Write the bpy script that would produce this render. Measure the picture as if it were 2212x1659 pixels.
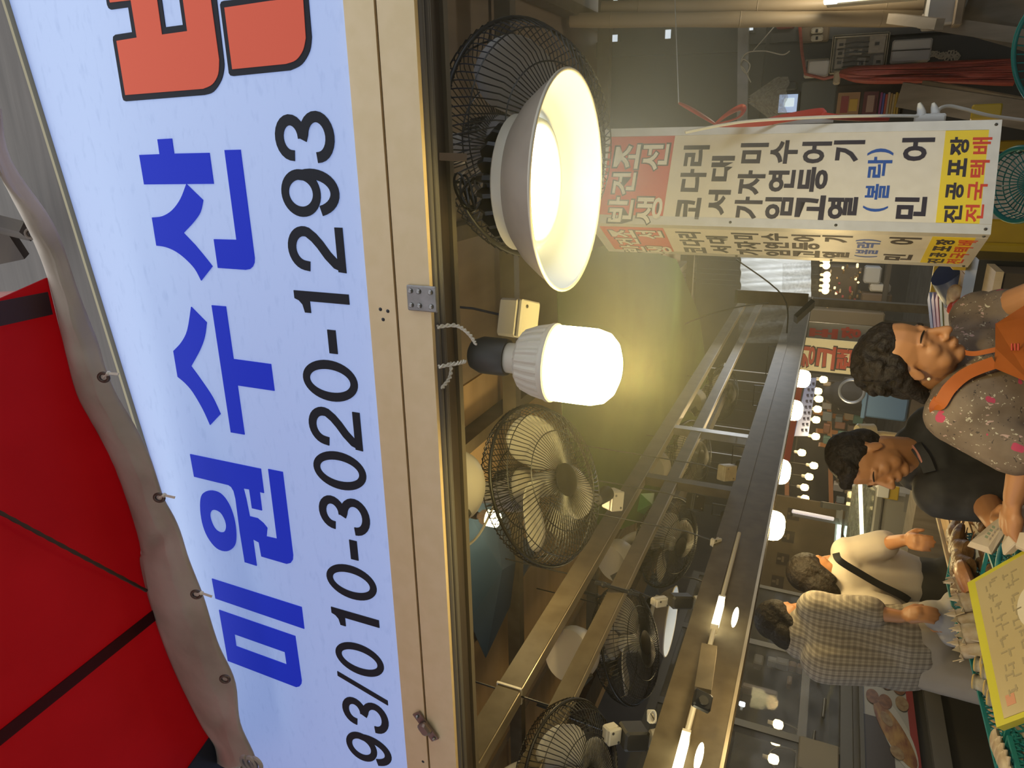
import bpy, bmesh, math, random
import numpy as np
from mathutils import Vector, Matrix, Quaternion
for o in list(bpy.data.objects): bpy.data.objects.remove(o)
random.seed(4); RNG = np.random.default_rng(4)
SC = bpy.context.scene; COL = SC.collection
# ------------------------------------------------------------------ camera
F = 1540.0; PIT = math.radians(22.7); ROL = math.radians(7.2)
_up = np.array([math.sin(ROL)*math.cos(PIT), -math.cos(ROL)*math.cos(PIT), math.sin(PIT)])
_h = np.array([-4470, 64, 1540.]); _h /= np.linalg.norm(_h)
_x = -(_h - _up*_up.dot(_h)); _x /= np.linalg.norm(_x)
_g = np.array([1, -1, -1]); _X = _x*_g; _Z = _up*_g; _Y = np.cross(_Z, _X)
M = np.array([_X, _Y, _Z]); EYE = np.array([0, 0, 1.6])
R = M @ np.array([[0, 1, 0], [-1, 0, 0], [0, 0, 1.]])     # the phone is held on its side
cd = bpy.data.cameras.new('camera'); cam = bpy.data.objects.new('camera', cd); COL.objects.link(cam)
cd.sensor_fit = 'HORIZONTAL'; cd.sensor_width = 36; cd.lens = F*36/2212; cd.clip_start = .02; cd.clip_end = 100
cam.matrix_world = Matrix.Translation(EYE.tolist()) @ Matrix(R.tolist()).to_4x4()
SC.camera = cam
# ------------------------------------------------------------------ world, exposure, daylight
w = bpy.data.worlds.new('sky'); SC.world = w; w.use_nodes = True
bgn = w.node_tree.nodes['Background']; bgn.inputs[0].default_value = (.84, .91, 1, 1); bgn.inputs[1].default_value = 1.5
SC.view_settings.view_transform = 'Standard'; SC.view_settings.look = 'None'
SC.view_settings.gamma = 1; SC.view_settings.use_curve_mapping = False; SC.view_settings.exposure = 0.0
SC.cycles.max_bounces = 6; SC.cycles.transparent_max_bounces = 10; SC.cycles.volume_bounces = 0; SC.cycles.volume_step_rate = 2; SC.cycles.volume_max_steps = 64
SC.cycles.sample_clamp_indirect = 6; SC.cycles.caustics_reflective = False; SC.cycles.caustics_refractive = False
def lamp(name, kind, loc, power, color=(1, 1, 1), size=.05, aim=None, size_y=None, spot=None):
    l = bpy.data.lights.new(name, kind); l.energy = power; l.color = color
    if kind == 'AREA':
        l.size = size
        if size_y: l.shape = 'RECTANGLE'; l.size_y = size_y
    else: l.shadow_soft_size = size
    if spot: l.spot_size = spot; l.spot_blend = .6
    o = bpy.data.objects.new(name, l); COL.objects.link(o); o.location = loc
    if aim is not None: o.rotation_euler = (Vector(aim)-Vector(loc)).to_track_quat('-Z', 'Y').to_euler()
    return o
# ------------------------------------------------------------------ points from the measured camera
def V(p): return np.array(p, float)
def ray(px, py): return M @ np.array([1659-py-829.5, -(px-1106), -F])/F
def at(px, py, d): return EYE + ray(px, py)*d
def onX(px, py, v): r = ray(px, py); return EYE + r*(v/r[0])
def onY(px, py, v): r = ray(px, py); return EYE + r*(v/r[1])
def onZ(px, py, v): r = ray(px, py); return EYE + r*((v-EYE[2])/r[2])
def unit(v): v = V(v); return v/np.linalg.norm(v)
# ------------------------------------------------------------------ materials
MATS = {}
def mat(name, col, rough=.6, metal=0, col2=None, scale=8, bump=0, stretch=None, emit=None, estr=0, trans=0, alpha=1, tl=0, spec=None, kind='noise', lo=.35, hi=.65):
    if name in MATS: return MATS[name]
    m = bpy.data.materials.new(name); m.use_nodes = True; nt = m.node_tree; N = nt.nodes; L = nt.links
    b = N['Principled BSDF']; b.inputs['Roughness'].default_value = rough; b.inputs['Metallic'].default_value = metal
    b.inputs['Base Color'].default_value = (*col, 1)
    if spec is not None: b.inputs['Specular IOR Level'].default_value = spec
    if trans: b.inputs['Transmission Weight'].default_value = trans
    if alpha < 1: b.inputs['Alpha'].default_value = alpha
    if emit is not None:
        b.inputs['Emission Color'].default_value = (*emit, 1); b.inputs['Emission Strength'].default_value = estr
    if col2 is not None or bump:
        tc = N.new('ShaderNodeTexCoord'); mp = N.new('ShaderNodeMapping'); L.new(tc.outputs['Object'], mp.inputs[0])
        if stretch: mp.inputs['Scale'].default_value = stretch
        if kind == 'wave':
            t = N.new('ShaderNodeTexWave'); t.inputs['Scale'].default_value = scale; t.inputs['Distortion'].default_value = 6; t.inputs['Detail'].default_value = 3; out = t.outputs['Fac']
        elif kind == 'voronoi':
            t = N.new('ShaderNodeTexVoronoi'); t.inputs['Scale'].default_value = scale; out = t.outputs['Distance']
        else:
            t = N.new('ShaderNodeTexNoise'); t.inputs['Scale'].default_value = scale; t.inputs['Detail'].default_value = 5; out = t.outputs['Fac']
        L.new(mp.outputs[0], t.inputs['Vector'])
        if col2 is not None:
            r = N.new('ShaderNodeValToRGB'); r.color_ramp.elements[0].position = lo; r.color_ramp.elements[1].position = hi
            r.color_ramp.elements[0].color = (*col, 1); r.color_ramp.elements[1].color = (*col2, 1)
            L.new(out, r.inputs[0]); L.new(r.outputs[0], b.inputs['Base Color'])
        if bump:
            bn = N.new('ShaderNodeBump'); bn.inputs['Strength'].default_value = bump; bn.inputs['Distance'].default_value = .01
            L.new(out, bn.inputs['Height']); L.new(bn.outputs[0], b.inputs['Normal'])
    if tl:
        mx = N.new('ShaderNodeMixShader'); tb = N.new('ShaderNodeBsdfTranslucent'); mx.inputs[0].default_value = tl
        src = b.inputs['Base Color']
        if src.is_linked: L.new(src.links[0].from_socket, tb.inputs[0])
        else: tb.inputs[0].default_value = (*col, 1)
        L.new(b.outputs[0], mx.inputs[1]); L.new(tb.outputs[0], mx.inputs[2]); L.new(mx.outputs[0], N['Material Output'].inputs[0])
    MATS[name] = m; return m
def glow(name, col, s):
    if name in MATS: return MATS[name]
    m = bpy.data.materials.new(name); m.use_nodes = True; N = m.node_tree.nodes
    b = N['Principled BSDF']; b.inputs['Base Color'].default_value = (.85, .85, .8, 1); b.inputs['Roughness'].default_value = .4
    b.inputs['Emission Color'].default_value = (*col, 1); b.inputs['Emission Strength'].default_value = s
    MATS[name] = m; return m
def sheet(name, col, amt, rough=.15, sheen=.5):           # clear film: mostly see-through, some gloss and milkiness
    if name in MATS: return MATS[name]
    m = bpy.data.materials.new(name); m.use_nodes = True; nt = m.node_tree; N = nt.nodes; L = nt.links
    b = N['Principled BSDF']; b.inputs['Base Color'].default_value = (*col, 1); b.inputs['Roughness'].default_value = rough
    tr = N.new('ShaderNodeBsdfTransparent'); mx = N.new('ShaderNodeMixShader')
    t = N.new('ShaderNodeTexNoise'); t.inputs['Scale'].default_value = 14; r = N.new('ShaderNodeMapRange')
    r.inputs['From Min'].default_value = .3; r.inputs['From Max'].default_value = .7; r.inputs['To Min'].default_value = amt*(1-sheen); r.inputs['To Max'].default_value = min(1, amt*(1+sheen))
    L.new(t.outputs['Fac'], r.inputs[0]); L.new(r.outputs[0], mx.inputs[0]); L.new(tr.outputs[0], mx.inputs[1]); L.new(b.outputs[0], mx.inputs[2]); L.new(mx.outputs[0], N['Material Output'].inputs[0])
    MATS[name] = m; return m
# ------------------------------------------------------------------ mesh building
def frame_from(z, hint=(0, 0, 1)):
    z = unit(z); h = V(hint)
    if abs(z.dot(unit(h))) > .95: h = V((1, 0, 0)) if abs(z[0]) < .9 else V((0, 1, 0))
    x = unit(np.cross(h, z)); y = np.cross(z, x); return x, y, z
class MB:
    def __init__(s): s.v = []; s.f = []
    def add(s, vs, fs):
        n = len(s.v); s.v += [tuple(map(float, p)) for p in vs]; s.f += [tuple(i+n for i in f) for f in fs]; return s
    def box(s, lo, hi):
        (a, b, c), (d, e, f) = lo, hi
        return s.add([(a, b, c), (d, b, c), (d, e, c), (a, e, c), (a, b, f), (d, b, f), (d, e, f), (a, e, f)], [(3, 2, 1, 0), (4, 5, 6, 7), (0, 1, 5, 4), (1, 2, 6, 5), (2, 3, 7, 6), (3, 0, 4, 7)])
    def obox(s, c, ax, size):
        c = V(c); x, y, z = [V(a) for a in ax]; h = V(size)/2
        P = [c+x*i*h[0]+y*j*h[1]+z*k*h[2] for k in (-1, 1) for i, j in ((-1, -1), (1, -1), (1, 1), (-1, 1))]
        return s.add(P, [(3, 2, 1, 0), (4, 5, 6, 7), (0, 1, 5, 4), (1, 2, 6, 5), (2, 3, 7, 6), (3, 0, 4, 7)])
    def bar(s, p, q, wd, ht, hint=(0, 0, 1)):             # box beam from p to q; ht along hint
        p, q = V(p), V(q); z = unit(q-p); y = V(hint)-z*z.dot(V(hint)); y = unit(y); x = np.cross(y, z)
        return s.obox((p+q)/2, (x, y, z), (wd, ht, np.linalg.norm(q-p)))
    def bbox(s, c, ax, size, b=.004):                      # box with chamfered edges
        c = V(c); x, y, z = [V(a) for a in ax]; h = V(size)/2; b = min(b, .45*min(size)); vs = []; fs = []
        def ring(k, inset):
            hx, hy = h[0]-inset, h[1]-inset; cc = b if inset == 0 else b
            for (i, j) in ((-hx+cc, -hy), (hx-cc, -hy), (hx, -hy+cc), (hx, hy-cc), (hx-cc, hy), (-hx+cc, hy), (-hx, hy-cc), (-hx, -hy+cc)): vs.append(c+x*i+y*j+z*k)
        ring(-h[2], b); ring(-h[2]+b, 0); ring(h[2]-b, 0); ring(h[2], b)
        for r in range(3):
            for i in range(8): fs.append((r*8+i, r*8+(i+1) % 8, r*8+8+(i+1) % 8, r*8+8+i))
        fs.append(tuple(range(7, -1, -1))); fs.append(tuple(range(24, 32))); return s.add(vs, fs)
    def tube(s, pts, r, n=8, caps=True, flat=1.0):
        P = [V(p) for p in pts]; rs = list(r) if hasattr(r, '__len__') else [r]*len(P); vs = []; fs = []
        T = [unit(P[min(i+1, len(P)-1)]-P[max(i-1, 0)]) for i in range(len(P))]
        x, y, _ = frame_from(T[0])
        for i, p in enumerate(P):
            x = unit(x-T[i]*T[i].dot(x)); y = np.cross(T[i], x)
            for k in range(n):
                a = 2*math.pi*k/n; vs.append(p+(x*math.cos(a)+y*math.sin(a)*flat)*rs[i])
        for i in range(len(P)-1):
            for k in range(n): fs.append((i*n+k, i*n+(k+1) % n, i*n+n+(k+1) % n, i*n+n+k))
        if caps: fs.append(tuple(range(n-1, -1, -1))); fs.append(tuple(range((len(P)-1)*n, len(P)*n)))
        return s.add(vs, fs)
    def lathe(s, prof, o=(0, 0, 0), ax=None, n=32, lobes=0, lob=0.0):   # prof: (radius, height)
        o = V(o); x, y, z = ax or (V((1, 0, 0)), V((0, 1, 0)), V((0, 0, 1))); vs = []; fs = []
        for r, h in prof:
            for k in range(n):
                a = 2*math.pi*k/n; rr = r*(1+(lob if lobes and (k*lobes*2//n) % 2 else 0)); vs.append(o+(x*math.cos(a)+y*math.sin(a))*rr+z*h)
        for i in range(len(prof)-1):
            for k in range(n): fs.append((i*n+k, i*n+(k+1) % n, i*n+n+(k+1) % n, i*n+n+k))
        if prof[0][0] > 1e-6 and prof[0] != prof[-1]: fs.append(tuple(range(n-1, -1, -1)))
        if prof[-1][0] > 1e-6 and prof[0] != prof[-1]: fs.append(tuple(range((len(prof)-1)*n, len(prof)*n)))
        return s.add(vs, fs)
    def shell(s, prof, o=(0, 0, 0), ax=None, n=32):      # open lathe without caps
        o = V(o); x, y, z = ax or (V((1, 0, 0)), V((0, 1, 0)), V((0, 0, 1))); vs = []; fs = []
        for r, h in prof:
            for k in range(n):
                a = 2*math.pi*k/n; vs.append(o+(x*math.cos(a)+y*math.sin(a))*r+z*h)
        for i in range(len(prof)-1):
            for k in range(n): fs.append((i*n+k, i*n+(k+1) % n, i*n+n+(k+1) % n, i*n+n+k))
        return s.add(vs, fs)
    def ring(s, c, ax, R, r, n=40, m=6, sy=1.0):
        c = V(c); x, y, z = ax; vs = []; fs = []
        for i in range(n):
            a = 2*math.pi*i/n; d = x*math.cos(a)+y*math.sin(a)*sy
            for k in range(m):
                b = 2*math.pi*k/m; vs.append(c+d*(R+r*math.cos(b))+z*r*math.sin(b))
        for i in range(n):
            for k in range(m): fs.append((i*m+k, ((i+1) % n)*m+k, ((i+1) % n)*m+(k+1) % m, i*m+(k+1) % m))
        return s.add(vs, fs)
    def quad(s, a, b, c, d): return s.add([a, b, c, d], [(0, 1, 2, 3)])
    def grid(s, fn, nu, nv):
        vs = [fn(i/nu, j/nv) for j in range(nv+1) for i in range(nu+1)]
        return s.add(vs, [(j*(nu+1)+i, j*(nu+1)+i+1, (j+1)*(nu+1)+i+1, (j+1)*(nu+1)+i) for j in range(nv) for i in range(nu)])
    def slab(s, P, n, t):                                 # closed polygon P thickened along n
        P = [V(p) for p in P]; n = V(n)*t; k = len(P)
        return s.add(P+[p+n for p in P], [tuple(range(k-1, -1, -1)), tuple(range(k, 2*k))]+[(i, (i+1) % k, k+(i+1) % k, k+i) for i in range(k)])
    def ball(s, c, r, n=10, m=7, ax=None):
        r = V(r) if hasattr(r, '__len__') else V((r, r, r)); c = V(c); x, y, z = ax or (V((1, 0, 0)), V((0, 1, 0)), V((0, 0, 1))); vs = []; fs = []
        for j in range(m+1):
            t = math.pi*j/m; rr = max(math.sin(t), 1e-3)
            for i in range(n):
                a = 2*math.pi*i/n; vs.append(c+x*r[0]*rr*math.cos(a)+y*r[1]*rr*math.sin(a)-z*r[2]*math.cos(t))
        for j in range(m):
            for i in range(n): fs.append((j*n+i, j*n+(i+1) % n, j*n+n+(i+1) % n, j*n+n+i))
        fs.append(tuple(range(n-1, -1, -1))); fs.append(tuple(range(m*n, m*n+n))); return s.add(vs, fs)
    def obj(s, name, m, parent=None, smooth=False, **k):
        me = bpy.data.meshes.new(name); off = V(k.pop('off', (0, 0, 0)))
        if parent is not None and 'local' not in k:
            p = parent
            while p is not None: off = off+V(p.location); p = p.parent
        k.pop('local', None)
        me.from_pydata([tuple(V(p)-off) for p in s.v], [], s.f)
        bm = bmesh.new(); bm.from_mesh(me); bmesh.ops.recalc_face_normals(bm, faces=bm.faces); bm.to_mesh(me); bm.free()
        if smooth:
            me.polygons.foreach_set('use_smooth', [True]*len(me.polygons))
            if smooth != 'all': me.set_sharp_from_angle(angle=math.radians(40))
        o = bpy.data.objects.new(name, me); COL.objects.link(o)
        if m: me.materials.append(m)
        if parent is not None: o.parent = parent
        for a, b in k.items(): o[a] = b
        return o
def thing(name, label, cat, loc=(0, 0, 0), group=None):
    o = bpy.data.objects.new(name, None); COL.objects.link(o); o.location = tuple(map(float, loc)); o.empty_display_size = .05
    o['label'] = label; o['category'] = cat
    if group: o['group'] = group
    return o
def solo(o, label, cat, group=None):
    o['label'] = label; o['category'] = cat
    if group: o['group'] = group
    return o
def dup(root, label=None, mw=None, loc=None):
    c = root.copy(); COL.objects.link(c)
    if label: c['label'] = label
    if loc is not None: c.location = tuple(map(float, loc))
    if mw is not None: c.matrix_world = mw
    for ch in list(root.children):
        d = ch.copy(); COL.objects.link(d); d.parent = c
        for g in list(ch.children):
            e = g.copy(); COL.objects.link(e); e.parent = d
    return c
def mtx(o, x, y, z, s=1.0):
    m = Matrix.Identity(4)
    for i in range(3): m[i][0] = x[i]*s; m[i][1] = y[i]*s; m[i][2] = z[i]*s; m[i][3] = o[i]
    return m
_DG = []
def loops_mesh(loops, thick):                             # 2D outlines (holes allowed) -> verts, faces; z runs 0..thick
    cu = bpy.data.curves.new('tmp', 'CURVE'); cu.dimensions = '2D'; cu.fill_mode = 'BOTH'; cu.extrude = thick/2
    for lp in loops:
        sp = cu.splines.new('POLY'); sp.points.add(len(lp)-1); sp.use_cyclic_u = True
        for i, (a, b) in enumerate(lp): sp.points[i].co = (a, b, 0, 1)
    return _curve(cu, thick)
def _curve(cu, thick):
    o = bpy.data.objects.new('tmp', cu); COL.objects.link(o); dg = bpy.context.evaluated_depsgraph_get(); dg.update()
    me = bpy.data.meshes.new_from_object(o.evaluated_get(dg)); vs = [(v.co.x, v.co.y, v.co.z+thick/2) for v in me.vertices]; fs = [tuple(p.vertices) for p in me.polygons]
    bpy.data.objects.remove(o); bpy.data.curves.remove(cu); bpy.data.meshes.remove(me); return vs, fs
_TC = {}
def glyph(ch, bold=.03):                                  # a character normalised to the unit square
    k = (ch, bold)
    if k in _TC: return _TC[k]
    cu = bpy.data.curves.new('tmp', 'FONT'); cu.body = ch; cu.offset = bold; cu.extrude = .01; cu.resolution_u = 3
    vs, fs = _curve(cu, .02); A = np.array(vs); lo = A.min(0); hi = A.max(0); A = (A-lo)/np.maximum(hi-lo, 1e-6); _TC[k] = (A, fs); return _TC[k]
class Plane:                                              # a flat face in the world: origin, right, up, normal
    def __init__(s, o, x, y): s.o = V(o); s.x = unit(x); s.y = unit(y); s.n = unit(np.cross(s.x, s.y))
    def px(s, px, py): r = ray(px, py); return EYE+r*((s.o-EYE).dot(s.n)/r.dot(s.n))
    def uv(s, px, py): p = s.px(px, py)-s.o; return p.dot(s.x), p.dot(s.y)
    def P(s, u, v, n=0): return s.o+s.x*u+s.y*v+s.n*n
    def shape(s, mb, loops, z, t):
        vs, fs = loops_mesh(loops, t); return mb.add([s.P(a, b, z+c) for a, b, c in vs], fs)
    def char(s, mb, ch, u0, u1, v0, v1, z=.0, t=.002, bold=.03):
        A, fs = glyph(ch, bold); return mb.add([s.P(u0+(u1-u0)*a, v0+(v1-v0)*b, z+t*c) for a, b, c in A], fs)
    def rect(s, mb, u0, u1, v0, v1, z, t): return mb.slab([s.P(u0, v0, z), s.P(u1, v0, z), s.P(u1, v1, z), s.P(u0, v1, z)], s.n, t)
def arc(c, rx, ry, a0, a1, n=14): return [(c[0]+rx*math.cos(math.radians(a0+(a1-a0)*i/n)), c[1]+ry*math.sin(math.radians(a0+(a1-a0)*i/n))) for i in range(n+1)]
def stroke(pts, wd):
    P = [V(p) for p in pts]; L = []; Rr = []
    for i in range(len(P)):
        t = unit(P[min(i+1, len(P)-1)]-P[max(i-1, 0)]); n = V((-t[1], t[0]))*wd/2; L.append(tuple(P[i]+n)); Rr.append(tuple(P[i]-n))
    return L+Rr[::-1]
def smooth_pts(P, k=5, closed=False):                     # Catmull-Rom through points
    P = [V(p) for p in P]; out = []; n = len(P)
    for i in range(n if closed else n-1):
        a, b, c, d = (P[(i-1) % n], P[i], P[(i+1) % n], P[(i+2) % n]) if closed else (P[max(i-1, 0)], P[i], P[i+1], P[min(i+2, n-1)])
        for j in range(k):
            t = j/k; out.append(.5*((2*b)+(c-a)*t+(2*a-5*b+4*c-d)*t*t+(3*b-a-3*c+d)*t**3))
    if not closed: out.append(P[-1])
    return out
# ------------------------------------------------------------------ soft bodies: overlapping volumes merged into one skin
def blob(name, parts, voxel, m, parent, it=3, **k):
    mb = MB()
    for p in parts:
        if p[0] == 'e':
            _, c, r, *ax = p; mb.ball(c, r, 14, 10, ax[0] if ax else None)
        else:
            _, a, b, r1, r2, *fl = p; a, b = V(a), V(b); d = unit(b-a); pts = []; rs = []
            for t in (-1, -.8, -.5, 0): pts.append(a+d*r1*t); rs.append(r1*math.sqrt(max(1-t*t, .02)))
            for t in (.25, .5, .75): pts.append(a+(b-a)*t); rs.append(r1+(r2-r1)*t)
            for t in (0, .5, .8, 1): pts.append(b+d*r2*t); rs.append(r2*math.sqrt(max(1-t*t, .02)))
            if fl:                                        # flattened: (direction, factor)
                fd, ff = V(fl[0]), fl[1]; n0 = len(mb.v); mb.tube(pts, rs, 14)
                for i in range(n0, len(mb.v)):
                    q = V(mb.v[i]); t = np.clip((q-a).dot(d), -9, 9); ax0 = a+d*t; dv = q-ax0; dv = dv-fd*fd.dot(dv)*(1-ff); mb.v[i] = tuple(ax0+dv)
            else: mb.tube(pts, rs, 12)
    o = mb.obj(name, None, parent)
    r = o.modifiers.new('r', 'REMESH'); r.mode = 'VOXEL'; r.voxel_size = voxel
    s = o.modifiers.new('s', 'SMOOTH'); s.factor = .5; s.iterations = it
    dg = bpy.context.evaluated_depsgraph_get(); dg.update(); me = bpy.data.meshes.new_from_object(o.evaluated_get(dg))
    o.modifiers.clear(); old = o.data; o.data = me; bpy.data.meshes.remove(old); me.name = name
    me.polygons.foreach_set('use_smooth', [True]*len(me.polygons)); me.materials.clear(); me.materials.append(m)
    for a, b in k.items(): o[a] = b
    return o
# ------------------------------------------------------------------ colours
m_floor = mat('concrete', (.16, .14, .11), .7, col2=(.24, .21, .17), scale=3, bump=.1)
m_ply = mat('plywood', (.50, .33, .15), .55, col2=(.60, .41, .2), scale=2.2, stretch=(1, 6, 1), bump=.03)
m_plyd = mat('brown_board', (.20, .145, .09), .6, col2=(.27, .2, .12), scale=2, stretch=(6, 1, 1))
m_steel = mat('painted_steel', (.10, .075, .04), .55, .0, col2=(.135, .105, .06), scale=14, spec=.25)
m_galv = mat('galvanised_steel', (.34, .32, .28), .35, .7, col2=(.42, .4, .36), scale=20)
m_darkw = mat('dark_wood', (.07, .05, .035), .6, col2=(.11, .08, .05), scale=4, stretch=(1, 8, 1))
m_wall = mat('dark_panel', (.055, .056, .055), .5, col2=(.075, .074, .07), scale=3)
m_hall = mat('hall_dark', (.035, .03, .025), .7, col2=(.06, .05, .04), scale=1.5)
m_beige = mat('cream_aluminium', (.84, .635, .34), .4, .0, col2=(.88, .67, .38), scale=30)
m_white = mat('white_plastic', (.75, .73, .68), .4)
m_cream = mat('cream_plastic', (.66, .60, .47), .4)
m_black = mat('black_plastic', (.018, .018, .018), .4)
m_wire = mat('black_wire', (.03, .027, .022), .4, .3)
m_cord = mat('white_cord', (.7, .68, .62), .5)
m_screw = mat('screw_steel', (.3, .29, .27), .35, .9)
m_teal = mat('teal_plastic', (.018, .21, .20), .35)
m_green = mat('green_tarp', (.07, .125, .018), .8, col2=(.10, .165, .028), scale=2.5, bump=.15, spec=.1)
m_blue = mat('blue_tarp', (.04, .075, .12), .3, col2=(.06, .10, .16), scale=3, bump=.2)
m_glass = sheet('cabinet_glass', (.5, .5, .5), .10, .03)
m_film = sheet('clear_film', (.75, .73, .66), .22, .08)
m_film2 = mat('milky_sheet', (.62, .62, .57), .35, col2=(.78, .78, .74), scale=6, stretch=(6, 6, 1), bump=.3, tl=.65)
m_bag = sheet('poly_bag', (.62, .6, .52), .5, .12, .3)
m_skin = mat('skin', (.42, .185, .068), .5, col2=(.48, .22, .09), scale=9, lo=.3, hi=.7)
m_hair = mat('black_hair', (.014, .010, .007), .6, col2=(.028, .02, .014), scale=60, bump=.9, spec=.25)
G = lambda *a: tuple(a)
# ------------------------------------------------------------------ the setting
MB().box((-9, -3, -.05), (4, 20, 0)).obj('floor', m_floor, kind='structure')
ceil = MB().box((-4.2, 1.32, 2.86), (2.4, 6.6, 2.9)).obj('ceiling', m_plyd, kind='structure')
tri = []
for i in range(8):
    for j in range(4):
        x0 = -4.2+i*.825; y0 = 1.32+j*1.32
        mm = m_ply if x0 < -1.1 else m_plyd
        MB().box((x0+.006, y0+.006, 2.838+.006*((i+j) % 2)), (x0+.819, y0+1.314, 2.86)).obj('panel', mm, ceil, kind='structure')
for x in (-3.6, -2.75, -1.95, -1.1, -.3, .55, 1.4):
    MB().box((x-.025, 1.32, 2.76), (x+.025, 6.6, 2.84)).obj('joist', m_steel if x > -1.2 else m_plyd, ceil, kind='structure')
for y in (1.34, 2.5, 3.7, 5.0, 6.5):
    MB().box((-4.2, y, 2.70), (2.4, y+.05, 2.76)).obj('joist', m_steel, ceil, kind='structure')
wb = MB().box((-.1, 4.0, 0), (2.4, 4.06, 2.86)).obj('wall_back', m_wall, kind='structure')
for i in range(5):
    x = -.08+i*.5
    MB().box((x, 3.975, .02), (x+.485, 4.0, 1.98)).obj('panel', m_wall, wb); MB().box((x, 3.975, 2.0), (x+.485, 4.0, 2.84)).obj('panel', m_wall, wb)
MB().box((2.4, 1.3, 0), (2.46, 6.6, 2.9)).obj('wall_lightblock', m_wall, kind='structure')  # unseen wall, added only to block stray light from the side
MB().box((-9, -2.9, 0), (6, -2.8, 2.45)).obj('wall_skyblock', m_floor, kind='structure')  # unseen wall added behind the camera to block low sky light
MB().box((-.25, -2.8, 3.0), (4, -.3, 3.03)).obj('roof_skyblock', m_hall, kind='structure')  # unseen roof added to keep sky light off the stall interior
MB().box((-9, 17, 0), (4, 17.1, 5)).obj('wall_far', m_hall, kind='structure')
MB().box((-9.1, 1.2, 0), (-9, 17, 5)).obj('wall_left', m_hall, kind='structure')
MB().box((-9, 6.62, 4.4), (4, 17, 4.5)).obj('ceiling_hall', m_hall, kind='structure')
MB().box((-9, .9, 4.4), (-4.2, 6.62, 4.5)).obj('ceiling_aisle', m_hall, kind='structure')
MB().box((-9, 1.2, 3.1), (-4.2, 1.25, 4.5)).obj('wall_street', m_hall, kind='structure')
m_soff = mat('grey_board', (.105, .084, .064), .6, col2=(.145, .118, .092), scale=2.5, stretch=(1, 14, 14), bump=.12)
MB().box((-3.4, 1.26, 2.55), (2.4, 1.32, 4.7)).obj('wall_front', m_soff, kind='structure')
# ------------------------------------------------------------------ main light-box sign
SP = Plane((0, 1.1, 0), (1, 0, 0), (0, 0, 1))              # the sign's face, normal toward the street
def signmat(name, base, e, s, dirt=None):
    if name in MATS: return MATS[name]
    m = mat(name, base, .6, emit=e, estr=s, col2=dirt, scale=22, stretch=(1, 1, 3), lo=.28, hi=.45, spec=.15) if dirt else mat(name, base, .6, emit=e, estr=s, spec=.15)
    return m
m_face = signmat('sign_face', (.36, .385, .39), (.30, .44, .92), .53, (.43, .455, .46))
m_blueL = signmat('sign_blue', (.012, .02, .25), (.012, .03, .5), .6)
m_blkL = signmat('sign_black', (.022, .023, .028), (.03, .03, .04), .1)
m_orgL = signmat('sign_orange', (.42, .07, .03), (.55, .10, .07), .55)
sg = thing('light_box_sign', 'large white lit sign with blue Korean letters and black phone numbers above the stall', 'sign', (-.6, 1.1, 2.38))
sx0, sx1 = -1.75, .55
def top(x): return SP.P(x, 2.938+(x+1.592)*(3.219-2.938)/(1.884))
def flat(x, v, n): return SP.P(x, v, n)
mb = MB(); mb.slab([SP.P(sx0, 2.375, 0), SP.P(sx1, 2.375, 0), top(sx1), top(sx0)], (0, 1, 0), .15); mb.obj('face_panel', m_face, sg)
mb = MB(); mb.bar(top(sx0)+V((0, .004, .004)), top(sx1)+V((0, .004, .004)), .03, .008); mb.obj('top_trim', mat('brass_edge', (.33, .27, .15), .4, .4), sg)
mb = MB(); mb.slab([top(sx0)+V((0, .16, -.1)), top(sx1)+V((0, .16, -.1)), top(sx1)+V((0, .16, .035)), top(sx0)+V((0, .16, .035))], (0, -1, 0), .02); mb.obj('contact_shade', mat('contact_shade_dark', (.03, .03, .036), .6), sg)  # dark slab stands in for the soft shade along the sign's top edge
def pxl(pts, s, x0, y0): return [SP.uv(x0+a/s, y0+b/s) for a, b in pts]
def letter(loops, m, z=0, t=.002, nm='letter', **k):
    mb = MB(); SP.shape(mb, loops, z, t); return mb.obj(nm, m, sg, **k)
s1 = 2133/900; s3 = 2212/900
def sm(P, k=4): return [tuple(q) for q in smooth_pts(P, k)]
A = lambda P: pxl(P, s1, 0, 0)
B2 = lambda P: pxl(P, s1, 0, 600)
C3 = lambda P: pxl(P, s3, 0, 1000)
# third blue syllable
letter([A([(716, 793), (820, 789), (809, 713), (882, 709), (893, 786), (1074, 782), (1096, 941), (741, 944)])], m_blueL)
letter([A([(781, 1113)]+sm([(781, 1113), (835, 1106), (885, 1075), (927, 1018), (957, 942)])[1:]+sm([(1042, 1024), (1028, 1085), (995, 1135), (942, 1192)])+sm([(1000, 1252), (1050, 1312), (1090, 1363)])+sm([(1033, 1436), (1000, 1375), (950, 1322), (900, 1285), (850, 1264), (804, 1257)]))], m_blueL, .0002)
letter([A([(1152, 768), (1233, 766), (1305, 1320), (1304, 1345), (1296, 1364), (1282, 1377), (1262, 1381), (1118, 1371), (1097, 1224), (1213, 1227)])], m_blueL)
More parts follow.
